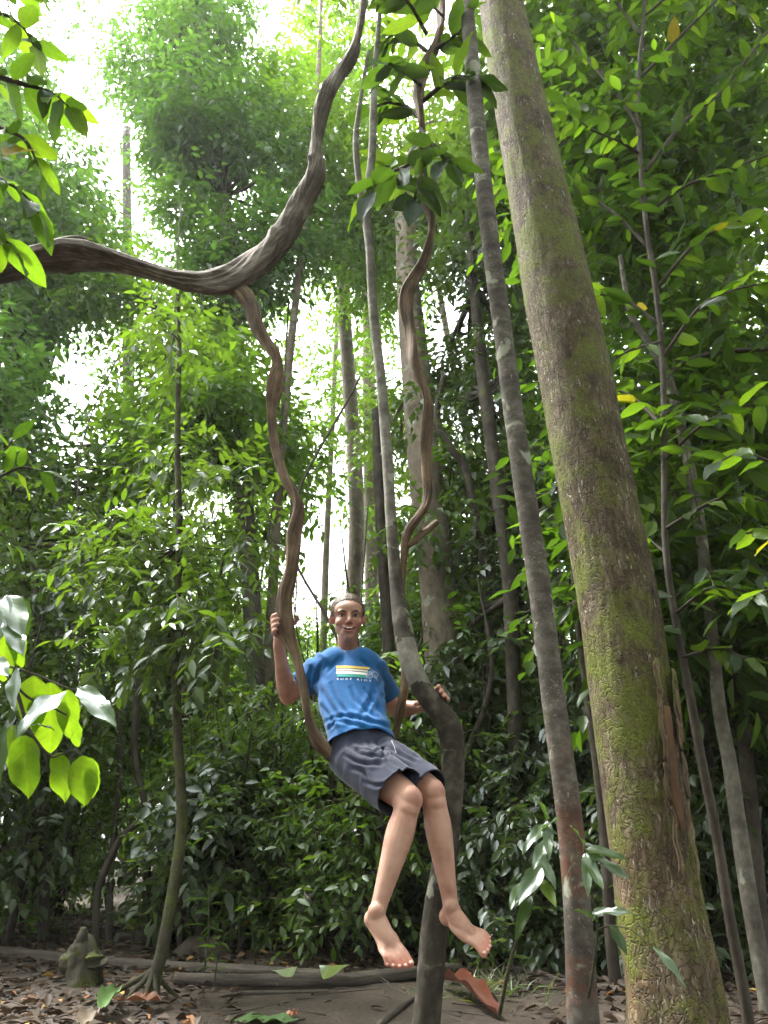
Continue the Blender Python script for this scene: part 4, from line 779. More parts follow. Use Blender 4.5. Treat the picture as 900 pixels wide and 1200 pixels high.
    for base, tip, mat, var in (((640, 1010), (603, 1058), 'leaf_gloss', 0), ((632, 1000), (652, 1035), 'leaf_gloss', 1), ((640, 985), (625, 1015), 'leaf_gloss', 0), ((640, 965), (613, 990), 'leaf_gloss', 1), ((640, 960), (628, 930), 'leaf_gloss', 2), ((641, 962), (644, 1000), 'leaf_gloss', 1), ((632, 1030), (652, 1062), 'leaf_big', 2), ((622, 1050), (604, 1095), 'leaf_big', 1), ((634, 975), (652, 955), 'leaf_gloss', 0), ((612, 1035), (598, 1062), 'leaf_gloss', 0),
                                ((686, 1000), (742, 1024), 'leaf_gloss', 1), ((686, 1005), (708, 1040), 'leaf_gloss', 0), ((686, 995), (735, 1003), 'leaf_big', 0), ((686, 1000), (690, 1045), 'leaf_gloss', 1), ((684, 990), (672, 965), 'leaf_gloss', 0), ((715, 1085), (735, 1118), 'leaf_bigdark', 2), ((694, 1070), (738, 1062), 'leaf_gloss', 1), ((765, 1110), (806, 1147), 'leaf_gloss', 3), ((700, 1080), (680, 1060), 'leaf_big', 1)):
        px_leaf(t, base, tip, 2.85 if base[0] < 660 else 2.76, 2.75 if base[0] < 660 else 2.68, mat, var, UPn, 0.72)
    # --- lone big leaves at the far side, sunlit
    b0 = at(930, 560, 2.7); t = thing("sunlit_branch", b0, "branch of large yellow-green leaves in front of the sapling foliage", "branch")
    for pts, n in (([(960, 560, 6, 2.7), (900, 540, 4, 2.7), (870, 530, 3, 2.65), (845, 540, 2, 2.6)], 6), ([(960, 640, 6, 2.7), (905, 620, 4, 2.7), (875, 625, 3, 2.65)], 5), ([(960, 700, 6, 2.8), (910, 690, 4, 2.75), (880, 700, 2, 2.7)], 5)):
        twig_with_leaves(t, pts, rg, n, 0.15, 'leaf_big', M['bark_dark'], droop=0.25)
near_branches()

# ------------------------------------------------------------------ forest floor
def floor_things():
    rg = np.random.default_rng(51)
    def log(label, pts, rpx, sink=0.6, mat=None, name="fallen_log", rough=0.12, seed=1, lift=0.0):
        P, R = [], []
        for (a, b), w in zip(pts, rpx):
            p = gnd(a, b); r = .85 * w / 2 * zc(p) / FPX; z = gh(p[0], p[1]); P.append(A([p[0], p[1], z + r * sink + lift])); R.append(r)
        o = tube_obj(name, P, R, mat or M['log'], None, n=len(P) * 16, seg=20, disp=lambda th, s, pos: 1 + rough * fbm(np.stack([np.cos(th) * 1.5, np.sin(th) * 1.5, s * 2.2], -1), seed) + 0.05 * fbm(np.stack([np.cos(th) * 6, np.sin(th) * 6, s * 4], -1), seed + 3))
        tag(o, label, "log"); return o
    log("long weathered log lying behind the mossy stump", [(-40, 1122), (60, 1128), (150, 1134), (260, 1139), (385, 1143)], [17, 17, 16, 15, 13], seed=2)
    log("second grey log lying in front of the long one", [(205, 1152), (300, 1155), (400, 1153), (488, 1147), (540, 1143)], [15, 16, 17, 16, 12], seed=5, lift=0.02)
    log("dead root snaking across the litter beside the ringed trunk", [(598, 1142), (630, 1148), (660, 1156), (710, 1163), (760, 1168)], [9, 9, 8, 9, 8], seed=8, name="root")
    log("thick short branch lying on the bare path", [(440, 1212), (458, 1194), (478, 1178), (492, 1168)], [9, 9, 8, 7], seed=9, name="fallen_branch")
    log("pale stick lying in the litter before the log", [(18, 1150), (38, 1146), (60, 1138)], [6, 7, 7], seed=10, name="fallen_branch")
    log("thin broken stick at the foot of the logs", [(260, 1166), (290, 1161), (320, 1159), (385, 1158)], [5, 6, 6, 5], seed=11, name="fallen_branch")
    log("dark rotten log chunk in the shade behind the long log", [(135, 1110), (165, 1108), (195, 1111)], [16, 18, 14], seed=12)
    # boulder-like mound of rotten wood
    p = gnd(232, 1122)
    V, F, B = tube([p + A([-.20, .1, -.01]), p + A([-.05, .12, .03]), p + A([.12, .1, .02]), p + A([.25, .1, -.02])], [.04, .10, .09, .03], n=30, seg=24, disp=lambda th, s, pos: 1 + 0.35 * fbm(pos * 4, 6))
    me = bpy.data.meshes.new("mound"); me.from_pydata(V.tolist(), [], clean_quads(F)); me.polygons.foreach_set("use_smooth", np.ones(len(me.polygons), bool))
    a_ = me.attributes.new("bark", 'FLOAT_VECTOR', 'POINT'); a_.data.foreach_set("vector", V.astype(np.float32).ravel())
    tag(put("mossy_mound", me, M['bark_dark']), "dark mossy lump of rotten wood behind the logs", "mound")
    # stump
    b = gnd(97, 1152); z0 = gh(b[0], b[1]); s = thing("tree_stump", (b[0], b[1], z0), "broken mossy stump standing in front of the long log", "stump")
    P = [b + A([0, 0, -.08]), b + A([0, 0, .05]), b + A([-.01, 0, .15]), b + A([-.015, 0.02, .21]), b + A([-.03, 0.03, .25])]
    tube_obj("trunk", P, [.125, .11, .09, .05, .02], M['bark_mossy'], s, n=60, seg=36, disp=lambda th, sx, pos: 1 + 0.45 * fbm(np.stack([np.cos(th) * 1.4, np.sin(th) * 1.4, sx * 5], -1), 4) + .08 * fbm(pos * 30, 3))
    for q in range(4):
        a = 0.6 + q * 1.6; e = b + A([math.cos(a) * .2, math.sin(a) * .14, -.03]); tube_obj("root", [b + A([0, 0, .03]), (b + e) / 2 + A([0, 0, .01]), e], [.05, .03, .012], M['bark_mossy'], s, n=14, seg=8)
    for q, (dx, hh) in enumerate(((-.06, .20), (-.02, .29), (.03, .22), (.07, .15), (-.09, .13), (.0, .17))):
        tube_obj("splinter", [b + A([dx, -.04, .12]), b + A([dx * 1.1 - .01, -.03, hh * .7]), b + A([dx * .9 - .02, -.02, hh])], [.06, .045, .018], M['bark_mossy'], s, n=24, seg=14, disp=lambda th, sx, pos: 1 + .8 * fbm(pos * 16, 2))
    # mossy sapling with stilt roots
    pts = [(176, 1168, 19, 4.7), (184, 1138, 15, 4.7), (193, 1100, 15, 4.72), (205, 1030, 14, 4.75), (213, 960, 13, 4.8), (209, 870, 11, 4.8), (206, 760, 10, 4.85), (210, 640, 8, 4.9), (208, 520, 7, 4.95), (210, 400, 5, 5), (208, 340, 4, 5)]
    P, R = pxpath(pts); P[0] = A([P[0][0], P[0][1], gh(P[0][0], P[0][1]) + .02])
    t = thing("mossy_sapling", (P[0][0], P[0][1], gh(P[0][0], P[0][1])), "leaning moss-streaked sapling on stilt roots in front of the logs", "tree")
    tube_obj("trunk", P, R, M['bark_mossy'], t, n=140, seg=14, disp=lambda th, sx, pos: 1 + .1 * fbm(np.stack([np.cos(th) * 1.5, np.sin(th) * 1.5, sx * 3], -1), 3))
    for q, (dx, dy) in enumerate(((-.34, -.12), (-.12, -.2), (.10, -.18), (.16, .05), (-.18, .1), (.02, -.24))):
        e = A([P[0][0] + dx, P[0][1] + dy, 0]); e[2] = gh(e[0], e[1]) - .01; tube_obj("root", [P[0] + A([0, 0, .12]), (P[0] + e) / 2 + A([0, 0, .05]), e], [.017, .013, .006], M['bark_mossy'], t, n=14, seg=8)
    C = [at(208 + rg.normal() * 45, rg.uniform(590, 780), 4.9 + rg.normal() * .3) for _ in range(14)] + [at(210 + rg.normal() * 30, rg.uniform(380, 560), 5 + rg.normal() * .3) for _ in range(5)]
    V, F, ti, o, e = foliage_mesh("crown", rg, C, [[.3, .3, .2]] * len(C), 22, 8, .3, .105, .038, droop=.35); obj("crown", V, F, M['leaf_mid'], t, attrs={"tint": ti})
    Vt, Ft = twig_geo(o, e, .0025); obj("twigs", Vt, Ft, M['twig'], t)["kind"] = "stuff"
    PA = A(P)
    for c in C:
        j = np.argmin(np.linalg.norm(PA - c, axis=1)); Pq, Rq = limb(PA[j], c, .008, rg, 0); tube_obj("branch", Pq, Rq, M['bark_dark'], t, n=8, seg=5)
    # leaf litter
    def litter(n, x0, x1, y0, y1, L0, L1, keep):
        x = rg.uniform(x0, x1, n); y = y0 + (y1 - y0) * rg.random(n) ** 1.3; k = rg.random(n) < keep(x, y); x, y = x[k], y[k]; z = ground_h(x, y)
        b = np.stack([x, y, z + .006 + .02 * rg.random(len(x))], -1); a = rg.uniform(0, 6.28, len(x)); d = np.stack([np.cos(a), np.sin(a), rg.normal(size=len(x)) * .22], -1)
        n_ = A([0, 0, 1.0]) + rg.normal(size=(len(x), 3)) * .35; L = rg.uniform(L0, L1, len(x)); return b, d, n_, L
    def path_mask(x, y):
        d = np.abs(x - (-.05 + (y - 4.6) * -.25)) ; return np.clip(.04 + (d - .45) * .9, .03, 1) * np.where(y < 5.4, 1, 1.0) + (y > 5.5) * .8
    b, d, n_, L = litter(21000, -6, 6, 3.4, 11, .03, .095, path_mask)
    V, F = leafgeo9(b, d, n_, L, L * rg.uniform(.3, .55, len(L)), droop=.10, fold=.35)
    tag(obj("leaf_litter", V, F, M['litter'], attrs={"tint": np.repeat(rg.random(len(L)) ** 1.1, 9)}), "brown and grey dead leaves strewn over the forest floor", "leaf litter", kind="stuff")
    # sticks in the litter
    n = 500; x = rg.uniform(-5, 5, n); y = rg.uniform(3.6, 9, n); a = rg.uniform(0, 6.28, n); l = rg.uniform(.08, .4, n); o = np.stack([x, y, ground_h(x, y) + .015], -1); e = o + np.stack([np.cos(a) * l, np.sin(a) * l, rg.normal(size=n) * .02 + .01], -1)
    V, F = twig_geo(o, e, .005); tag(obj("twig_debris", V, F, M['log']), "small dead twigs strewn over the forest floor", "twigs", kind="stuff")
    # larger dead leaves that lie singly
    for q in range(70):
        for _ in range(20):
            y = 3.9 + 2.3 * rg.random(); x = rg.uniform(-.56, .5) * y
            if rg.random() < path_mask(A([x]), A([y]))[0]: break
        a = rg.uniform(0, 6.28); me = LEAF['dead_leaf'][int(rg.integers(0, 5))]
        o = leaf_at(None, A([x, y, gh(x, y) + .02]), A([math.cos(a), math.sin(a), rg.normal() * .15]), A([0, 0, 1.0]) + rg.normal(size=3) * .3, rg.uniform(.09, .15), me, "dead_leaf"); tag(o, "curled brown dead leaf lying singly on the forest floor", "leaf", "dead leaves lying singly")
    # special fallen leaves
    def big_leaf(label, pts, width, col, name="fallen_leaf", curl=.4, wav=.01, lift=.02, seed=0, nseg=22, col2=None, n=None):
        """fallen leaf with its midrib along a ground path"""
        P = [A([*(gnd(a, b)[:2]), 0]) for a, b in pts]
        for p, zz in zip(P, lift if hasattr(lift, '__len__') else [lift] * len(P)): p[2] = gh(p[0], p[1]) + zz
        C = catmull(P, nseg); T = nrm(np.gradient(C, axis=0)); S = nrm(np.cross(T, A([0, 0, 1.0]))); U = np.cross(S, T); V = []; UV = []
        for i in range(nseg):
            f = i / (nseg - 1); w = width * math.sin(math.pi * (.06 + .9 * f)) ** .6
            for j in range(7):
                g = j / 3 - 1; V.append(C[i] + S[i] * g * w / 2 + U[i] * (curl * abs(g) ** 1.6 * w / 2 + wav * math.sin(f * 17 + g * 3 + seed) * abs(g))); UV.append((f, g * .4))
        F = [(i * 7 + j, i * 7 + j + 1, (i + 1) * 7 + j + 1, (i + 1) * 7 + j) for i in range(nseg - 1) for j in range(6)]
        c2 = col2 or tuple(x * .45 for x in col)
        m = leaf_material(label.replace(' ', '_')[:30], [(0, col), (1, col)], gloss=.06, tfac=.15, source="obj", veins=True, tcol=(1.1, 1.0, .6))
        return tag(obj(name, V, F, m, uv=UV), label, "leaf")
    big_leaf("large orange-red curled dead leaf at the foot of the bent trunk", [(516, 1157), (540, 1170), (560, 1182), (586, 1200)], .10, (.10, .022, .006), curl=1.0, wav=.016, lift=(.05, .07, .05, .02))
    big_leaf("small bright yellow fallen leaf near the orange one", [(536, 1149), (556, 1155)], .06, (.50, .32, .02), lift=.04, seed=2)
    big_leaf("broad rust-brown fallen leaf at the sapling's stilt roots", [(146, 1181), (165, 1182), (188, 1181)], .20, (.16, .065, .035), curl=.25, lift=.05, seed=3)
    big_leaf("rolled green leaf piece at the sapling's roots", [(136, 1176), (126, 1186), (116, 1200)], .10, (.085, .16, .045), curl=.9, lift=.07, seed=4)
    big_leaf("flat green leaf lying on the bare path", [(268, 1196), (310, 1194), (348, 1196)], .16, (.07, .14, .035), curl=.05, lift=.012, seed=5)
    big_leaf("grey-brown curled leaf piece beside the rolled green leaf", [(110, 1196), (100, 1206), (95, 1214)], .09, (.16, .13, .10), curl=.8, lift=.05, seed=6)
    big_leaf("small vivid orange dead leaf on the bare path", [(338, 1192), (347, 1189)], .05, (.40, .12, .03), curl=.3, lift=.02, seed=7)
    # pale green leaf scraps draped over the front log
    m = leaf_material('pale_scrap', [(0, (.36, .46, .30)), (1, (.36, .46, .30))], gloss=.06, tfac=.2, source="obj", veins=True)
    for lab, tri in (("pale green triangular leaf scrap lying on the logs", [(317, 1137), (349, 1133), (341, 1146)]), ("larger pale green leaf scrap draped over the log edge", [(374, 1131), (411, 1131), (379, 1149)])):
        Q = []
        for a, b in tri: 
            Yl = gnd(390, 1153)[1] - .13; Q.append(at(a, b, Yl))
        Q = A(Q); V, k = [], 7
        for i in range(k):
            for j in range(k - i):
                f, g = i / (k - 1), j / (k - 1); p = Q[0] * (1 - f - g) + Q[1] * f + Q[2] * g; V.append(p + A([0, -.02 * math.sin(f * 5 + g * 4), .006 * math.sin(g * 7)]))
        idx = {}; c = 0
        for i in range(k):
            for j in range(k - i): idx[i, j] = c; c += 1
        F = [(idx[i, j], idx[i + 1, j], idx[i, j + 1]) for i in range(k - 1) for j in range(k - 1 - i)] + [(idx[i + 1, j], idx[i + 1, j + 1], idx[i, j + 1]) for i in range(k - 2) for j in range(k - 2 - i)]
        V = A(V); tag(obj("leaf_scrap", V, F, m, uv=V[:, [0, 2]]), lab, "leaf")
    # seedlings
    def seedling(seed, nl, h, L, mat):
        r2 = np.random.default_rng(seed); t = thing("seedling", (0, 0, 0), "x", "seedling", "x"); top = A([r2.normal() * .04, r2.normal() * .04, h]); tube_obj("stem", [A([0, 0, -.03]), top * .5 + A([.02, 0, 0]), top], [.006, .005, .003], M['bark_mossy'], t, n=8, seg=5)
        for q in range(nl):
            f = .35 + .65 * q / nl; a = q * 2.4 + r2.random(); leaf_at(t, top * f, A([math.cos(a), math.sin(a), .15]), A([0, 0, 1.0]) + r2.normal(size=3) * .25, L * r2.uniform(.7, 1.1), LEAF[mat][q % 4])
        return t
    SD = [seedling(1, 9, .30, .13, 'leaf_big'), seedling(2, 7, .18, .12, 'leaf_bigdark'), seedling(3, 12, .48, .14, 'leaf_bigdark')]
    sl = ["bright green seedling with a rosette of oval leaves on the litter", "tiny dark seedling low on the litter", "knee-high dark-leaved seedling on the forest floor"]; us = [False] * 3
    spots = [(568, 1128), (585, 1134), (600, 1122), (578, 1112), (556, 1118), (615, 1132), (592, 1105), (640, 1120), (250, 1158), (238, 1146), (300, 1132), (360, 1125), (420, 1122), (70, 1108), (205, 1112), (320, 1120), (610, 1160), (835, 1120), (790, 1110), (870, 1130), (655, 1105), (560, 1150), (380, 1116), (150, 1118), (28, 1118), (280, 1122), (440, 1116), (700, 1112), (745, 1105), (905, 1110), (820, 1095)]
    for q, (a, b) in enumerate(spots):
        i = int(rg.integers(0, 3)); p = gnd(a, b); loc = (p[0], p[1], gh(p[0], p[1])); s_ = rg.uniform(.7, 1.25); rz = rg.uniform(0, 6.28)
        if us[i]: o = copy_tree(SD[i], loc, rz, s_)
        else: o = SD[i]; us[i] = True; o.location = loc; o.rotation_euler = (0, 0, rz); o.scale = (s_,) * 3
        o["label"] = sl[i]; o["group"] = "seedlings on the forest floor: " + ("bright", "tiny dark", "knee-high dark")[i]
    # grass blades beside the orange leaf
    n = 120; c = gnd(575, 1168); x = c[0] + rg.normal(size=n) * .16; y = c[1] + rg.normal(size=n) * .22; b = np.stack([x, y, ground_h(x, y)], -1); d = np.stack([rg.normal(size=n) * .7, rg.normal(size=n) * .7, np.full(n, .5)], -1)
    V, F = leafgeo(b, d, A([0, 0, 1.0]) + rg.normal(size=(n, 3)) * .3, rg.uniform(.10, .24, n), np.full(n, .008), droop=.25); tag(obj("grass", V, F, M['leaf_mid'], attrs={"tint": np.repeat(rg.random(n), 5)}), "thin grass blades beside the orange leaf", "grass", kind="stuff")
floor_things()

# ------------------------------------------------------------------ the boy on the swing
def ellip(c, r, rot=None, nu=28, nv=18):
    V = [[0, 0, 1.0]]; 
    for i in range(1, nv):
        a = math.pi * i / nv
        for j in range(nu): b = 2 * math.pi * j / nu; V.append([math.sin(a) * math.cos(b), math.sin(a) * math.sin(b), math.cos(a)])
    V.append([0, 0, -1.0]); V = A(V) * A(r)
    F = [(0, 1 + j, 1 + (j + 1) % nu) for j in range(nu)]
    for i in range(nv - 2):
        for j in range(nu): F.append((1 + i * nu + j, 1 + (i + 1) * nu + j, 1 + (i + 1) * nu + (j + 1) % nu, 1 + i * nu + (j + 1) % nu))
    l = len(V) - 1; F += [(l, 1 + (nv - 2) * nu + (j + 1) % nu, 1 + (nv - 2) * nu + j) for j in range(nu)]
    if rot is not None: V = V @ A(rot).T
    return V + A(c), F
def capsule(P, R, n=None, seg=18, ry=None):
    """closed tapered tube with rounded ends"""
    P = [A(p, float) for p in P]; R = list(R); ry = list(ry) if ry is not None else list(R)
    d0 = nrm(P[0] - P[1]); d1 = nrm(P[-1] - P[-2])
    n = n or len(P) * 8
    C = catmull(np.column_stack([A(P), R, ry]), n)
    pre = [np.concatenate([C[0, :3] + d0 * C[0, 3] * s, [C[0, 3] * math.sqrt(1 - s * s), C[0, 4] * math.sqrt(1 - s * s)]]) for s in (.95, .7, .35)]
    post = [np.concatenate([C[-1, :3] + d1 * C[-1, 3] * s, [C[-1, 3] * math.sqrt(1 - s * s), C[-1, 4] * math.sqrt(1 - s * s)]]) for s in (.35, .7, .95)]
    C = np.vstack([pre, C, post])
    V, F, B = tube_raw(C, seg); return V, clean_quads(F)
def tube_raw(C, seg):
    Q = C[:, :3]; T = nrm(np.gradient(Q, axis=0)); n = len(C); e = A([1.0, 0, 0]) if abs(T[0][0]) < .8 else A([0, 1.0, 0]); E = []
    for i in range(n): e = e - T[i] * (e @ T[i]); e = e / np.linalg.norm(e); E.append(e)
    E = A(E); E2 = np.cross(T, E); th = np.linspace(0, 2 * np.pi, seg, endpoint=False)
    V = (Q[:, None] + (C[:, 3:4] * np.cos(th))[..., None] * E[:, None] + (C[:, 4:5] * np.sin(th))[..., None] * E2[:, None]).reshape(-1, 3)
    I = np.arange(n * seg).reshape(n, seg); J = np.roll(I, -1, 1); F = np.stack([I[:-1], J[:-1], J[1:], I[1:]], -1).reshape(-1, 4); k = len(V)
    V = np.vstack([V, Q[0], Q[-1]]); F = np.vstack([F, np.stack([J[0], I[0], np.full(seg, k), np.full(seg, k)], -1), np.stack([I[-1], J[-1], np.full(seg, k + 1), np.full(seg, k + 1)], -1)])
    return V, F, None
def fuse(pieces, voxel, smooth=4, factor=0.5):
    """grow overlapping volumes together into one continuous skin"""
    VV, FF, k = [], [], 0
    for V, F in pieces: VV.append(V); FF += [tuple(i + k for i in f) for f in F]; k += len(V)
    me = bpy.data.meshes.new("tmp"); me.from_pydata(np.vstack(VV).tolist(), [], FF); me.update()
    o = bpy.data.objects.new("tmp", me); COL.objects.link(o)
    m = o.modifiers.new("r", 'REMESH'); m.mode = 'VOXEL'; m.voxel_size = voxel; m.use_smooth_shade = True
    s = o.modifiers.new("s", 'SMOOTH'); s.iterations = smooth; s.factor = factor
    dg = bpy.context.evaluated_depsgraph_get(); dg.update()
    r = bpy.data.meshes.new_from_object(o.evaluated_get(dg)); bpy.data.objects.remove(o); bpy.data.meshes.remove(me)
    r.polygons.foreach_set("use_smooth", np.ones(len(r.polygons), bool)); return r
def mverts(me): v = np.zeros(len(me.vertices) * 3, np.float32); me.vertices.foreach_get("co", v); return v.reshape(-1, 3).astype(float)
def mnorms(me): v = np.zeros(len(me.vertices) * 3, np.float32); me.vertices.foreach_get("normal", v); return v.reshape(-1, 3).astype(float)
def msetv(me, V): me.vertices.foreach_set("co", np.asarray(V, np.float32).ravel()); me.update()
def cut_open(me, c, ax, maxr):
    import bmesh
    bm = bmesh.new(); bm.from_mesh(me); c = Vector(c); ax = Vector(ax).normalized()
    fs = [f for f in bm.faces if (f.calc_center_median() - c).length < maxr]
    geom = list({v for f in fs for v in f.verts}) + list({e for f in fs for e in f.edges}) + fs
    bmesh.ops.bisect_plane(bm, geom=geom, plane_co=c, plane_no=ax, clear_outer=True)
    seen, best = set(), []
    bm.verts.ensure_lookup_table()
    for v in bm.verts:
        if v in seen: continue
        st, isl = [v], []; seen.add(v)
        while st:
            a = st.pop(); isl.append(a)
            for e in a.link_edges:
                b = e.other_vert(a)
                if b not in seen: seen.add(b); st.append(b)
        if len(isl) > len(best): best = isl
    keep = set(best); bmesh.ops.delete(bm, geom=[v for v in bm.verts if v not in keep], context='VERTS')
    bm.to_mesh(me); bm.free(); me.update(); me.polygons.foreach_set("use_smooth", np.ones(len(me.polygons), bool))

def skin_material():
    m, nd, lk = new_mat('skin'); out = N(nd, "ShaderNodeOutputMaterial"); bs = N(nd, "ShaderNodeBsdfPrincipled", Roughness=.48); lk.new(bs.outputs[0], out.inputs[0]); bs.inputs["Specular IOR Level"].default_value = .35
    tc = N(nd, "ShaderNodeTexCoord"); n1 = N(nd, "ShaderNodeTexNoise", Scale=14.0, Detail=4.0); n2 = N(nd, "ShaderNodeTexNoise", Scale=120.0, Detail=3.0)
    for n in (n1, n2): lk.new(tc.outputs["Object"], n.inputs["Vector"])
    c = ramp(nd, lk, n1.outputs[0], [(.25, (.25, .118, .080)), (.5, (.365, .208, .150)), (.75, (.44, .272, .205))])
    ao = N(nd, "ShaderNodeAttribute", attribute_name="flush").outputs["Fac"]
    c = mixc(nd, lk, ao, c, (.42, .155, .115)); lk.new(c, bs.inputs["Base Color"])
    bs.inputs["Subsurface Weight"].default_value = .12; bs.inputs["Subsurface Radius"].default_value = (.012, .005, .003); bs.inputs["Subsurface Scale"].default_value = 0.6
    bp = N(nd, "ShaderNodeBump", Strength=.12, Distance=.002); lk.new(n2.outputs[0], bp.inputs["Height"]); lk.new(bp.outputs[0], bs.inputs["Normal"]); return m
def cloth_material(name, col, weave=900.0, rough=.85, var=.12):
    m, nd, lk = new_mat(name); out = N(nd, "ShaderNodeOutputMaterial"); bs = N(nd, "ShaderNodeBsdfPrincipled", Roughness=rough); lk.new(bs.outputs[0], out.inputs[0]); bs.inputs["Specular IOR Level"].default_value = .2; bs.inputs["Sheen Weight"].default_value = .15
    tc = N(nd, "ShaderNodeTexCoord"); n1 = N(nd, "ShaderNodeTexNoise", Scale=30.0, Detail=5.0); n2 = N(nd, "ShaderNodeTexNoise", Scale=weave, Detail=1.0)
    for n in (n1, n2): lk.new(tc.outputs["Object"], n.inputs["Vector"])
    lk.new(ramp(nd, lk, n1.outputs[0], [(.3, tuple(x * (1 - var) for x in col)), (.7, tuple(x * (1 + var) for x in col))]), bs.inputs["Base Color"])
    bp = N(nd, "ShaderNodeBump", Strength=.25, Distance=.001); lk.new(n2.outputs[0], bp.inputs["Height"]); lk.new(bp.outputs[0], bs.inputs["Normal"]); return m

def boy():
    seat = at(424, 905, 3.06)
    root = thing("person", seat, "barefoot boy in blue printed t-shirt and dark shorts sitting on the vine loop, smiling", "person")
    O = org(root); SK = skin_material()
    # joints
    HEAD = at(407.5, 724.5, 3.17); NECK = at(408, 768, 3.235); PELV = at(425, 880, 3.03)
    RS, RE, RW = at(374, 785, 3.19), at(337, 817, 3.27), at(326.5, 757, 3.08)
    LS, LE, LW = at(438, 787, 3.20), at(463, 832, 3.33), at(494, 828, 3.21)
    RH, RK, RA = at(413, 888, 3.03), at(480, 937, 2.76), at(441, 1072, 2.70)
    LH, LK, LA = at(440, 884, 3.04), at(507, 929, 2.84), at(529, 1066, 2.83)
    body = []
    # torso under the clothes
    body.append(capsule([at(408, 776, 3.235), at(409, 800, 3.18), at(414, 830, 3.12), at(421, 860, 3.06), PELV], [.09, .115, .10, .105, .10], ry=[.06, .075, .07, .075, .075]))
    body.append(capsule([at(407.5, 748, 3.205), at(407.5, 760, 3.22), at(408, 775, 3.24)], [.044, .045, .056], ry=[.048, .048, .05]))
    body.append(capsule([RS + (NECK - RS) * .5, RS], [.05, .045])); body.append(capsule([LS + (NECK - LS) * .5, LS], [.05, .045]))
    # arms
    def arm(S, E, W):
        f = E + (W - E) * .28
        body.append(capsule([S, S + (E - S) * .45, E], [.043, .041, .034])); body.append(capsule([E, f, E + (W - E) * .65, W], [.034, .0385, .030, .0235])); body.append(ellip(E, [.034] * 3))
    arm(RS, RE, RW); arm(LS, LE, LW)
    def wrap_hand(c, ax, front, side, r, wrist, fing, ths, thumb_th, thumb_s, palm_th, rf=.0096, ss=None):
        """hand closed on a round stem: four fingers and a thumb bent about its axis"""
        ax = nrm(ax); f = nrm(front - ax * (front @ ax)); s = np.cross(ax, f); s = s if s @ side > 0 else -s
        def q(th, a, rr): t_ = math.radians(th); return c + ax * a + (f * math.cos(t_) + s * math.sin(t_)) * rr
        for a, sc_ in zip(fing, ss or (.92, 1.0, .97, .82)):
            t = [ths[0] + (ths[k] - ths[0]) * (sc_ if k else 1) for k in range(len(ths))]
            body.append(capsule([q(x, a * (1.15 if i == 0 else 1.0), r + rf + (.006 if i in (1,) else .002)) for i, x in enumerate(t)], [rf * 1.12, rf * 1.05, rf, rf * .95, rf * .82][:len(t)], n=26, seg=12))
        body.append(capsule([q(x, thumb_s[i], r + .011) for i, x in enumerate(thumb_th)], [.014, .0115, .0105, .0095][:len(thumb_th)], n=18, seg=12))
        pc = q(palm_th, np.mean(fing) - .004, r + .016); k0 = q(ths[0], fing[0], r + .014); k1 = q(ths[0], fing[-1], r + .014)
        body.append(capsule([k0, k1], [.0145, .0135], n=10)); body.append(capsule([pc + (k0 - k1) * .3, pc - (k0 - k1) * .3], [.018, .018], n=10)); body.append(capsule([wrist, (wrist * .4 + pc * .6), pc], [.0235, .026, .024]))
        body.append(capsule([(pc + wrist) / 2, (pc + k0) / 2, k0], [.022, .02, .014])); body.append(capsule([(pc + wrist) / 2, (pc + k1) / 2, k1], [.022, .02, .014]))
    front = A([0, -1.0, 0]); 
    c = at(334.5, 731, 3.0); axv = at(333, 705, 3.0) - at(336, 745, 3.0)
    wrap_hand(c, axv, front, A([-1.0, 0, 0]), .040, RW, (.032, .011, -.010, -.030), (128, 104, 78, 50, 26), (-188, -150, -118, -92), (-.004, .01, .018, .024), 150)
    c = at(507, 823, 3.055); axv = at(520, 842, 3.06) - at(493, 804, 3.05)
    wrap_hand(c, axv, front, nrm(A([1.0, 0, 1.0])), .047, LW, (-.036, -.014, .008, .028), (168, 132, 100, 72, 48), (-160, -125, -95, -75), (-.03, -.035, -.035, -.032), 190)
    # legs
    def leg(H, K, An, out):
        v = An - K; fw = nrm(A([out * .2, -1.0, .1]))
        body.append(capsule([H, H + (K - H) * .5, K + (H - K) * .12, K], [.078, .066, .053, .047]))
        body.append(ellip(K + fw * .010, [.042, .042, .048])); body.append(capsule([K + (H - K) * .10 + fw * .004, K + v * .10 + fw * .006], [.046, .044])); 
        body.append(capsule([K, K + v * .14, K + v * .33, K + v * .62, K + v * .86, An], [.045, .044, .0485, .0375, .0285, .027])); body.append(capsule([K + v * .2 - fw * .008, K + v * .34 - fw * .016, K + v * .55 - fw * .004], [.034, .039, .028]))
        body.append(ellip(An + A([.020, 0, .006]), [.011] * 3)); body.append(ellip(An - A([.020, 0, .006]), [.011] * 3))
    leg(RH, RK, RA, .5); leg(LH, LK, LA, .6)
    nails = []
    def foot(An, t, up, big, heel_drop):
        t = nrm(t); n = nrm(A(up, float) - t * (A(up, float) @ t)); l = nrm(np.cross(t, n)); l = l if l[0] > 0 else -l; l = l * big      # l points to the big toe
        p = lambda a, b, c_: An + (t * a + l * b + n * c_) * .80
        body.append(capsule([p(0, 0, .02), p(-.012, 0, -.02), p(-.022, 0, -.045)], [.027, .028, .027])); body.append(ellip(p(-.028, 0, -.048), [.030, .030, .030]))
        body.append(capsule([p(.0, 0, -.012), p(.045, .002, -.028), p(.092, .004, -.046), p(.115, .004, -.055)], [.029, .028, .023, .015], ry=[.029, .028, .023, .015]))
        body.append(capsule([p(-.02, -.004, -.055), p(.05, -.010, -.060), p(.11, -.026, -.063)], [.024, .020, .016])); body.append(capsule([p(.03, .014, -.050), p(.085, .024, -.056), p(.115, .028, -.060)], [.022, .020, .015]))
        body.append(capsule([p(.104, .030, -.060), p(.110, .004, -.059), p(.098, -.034, -.064)], [.0145, .013, .011]))
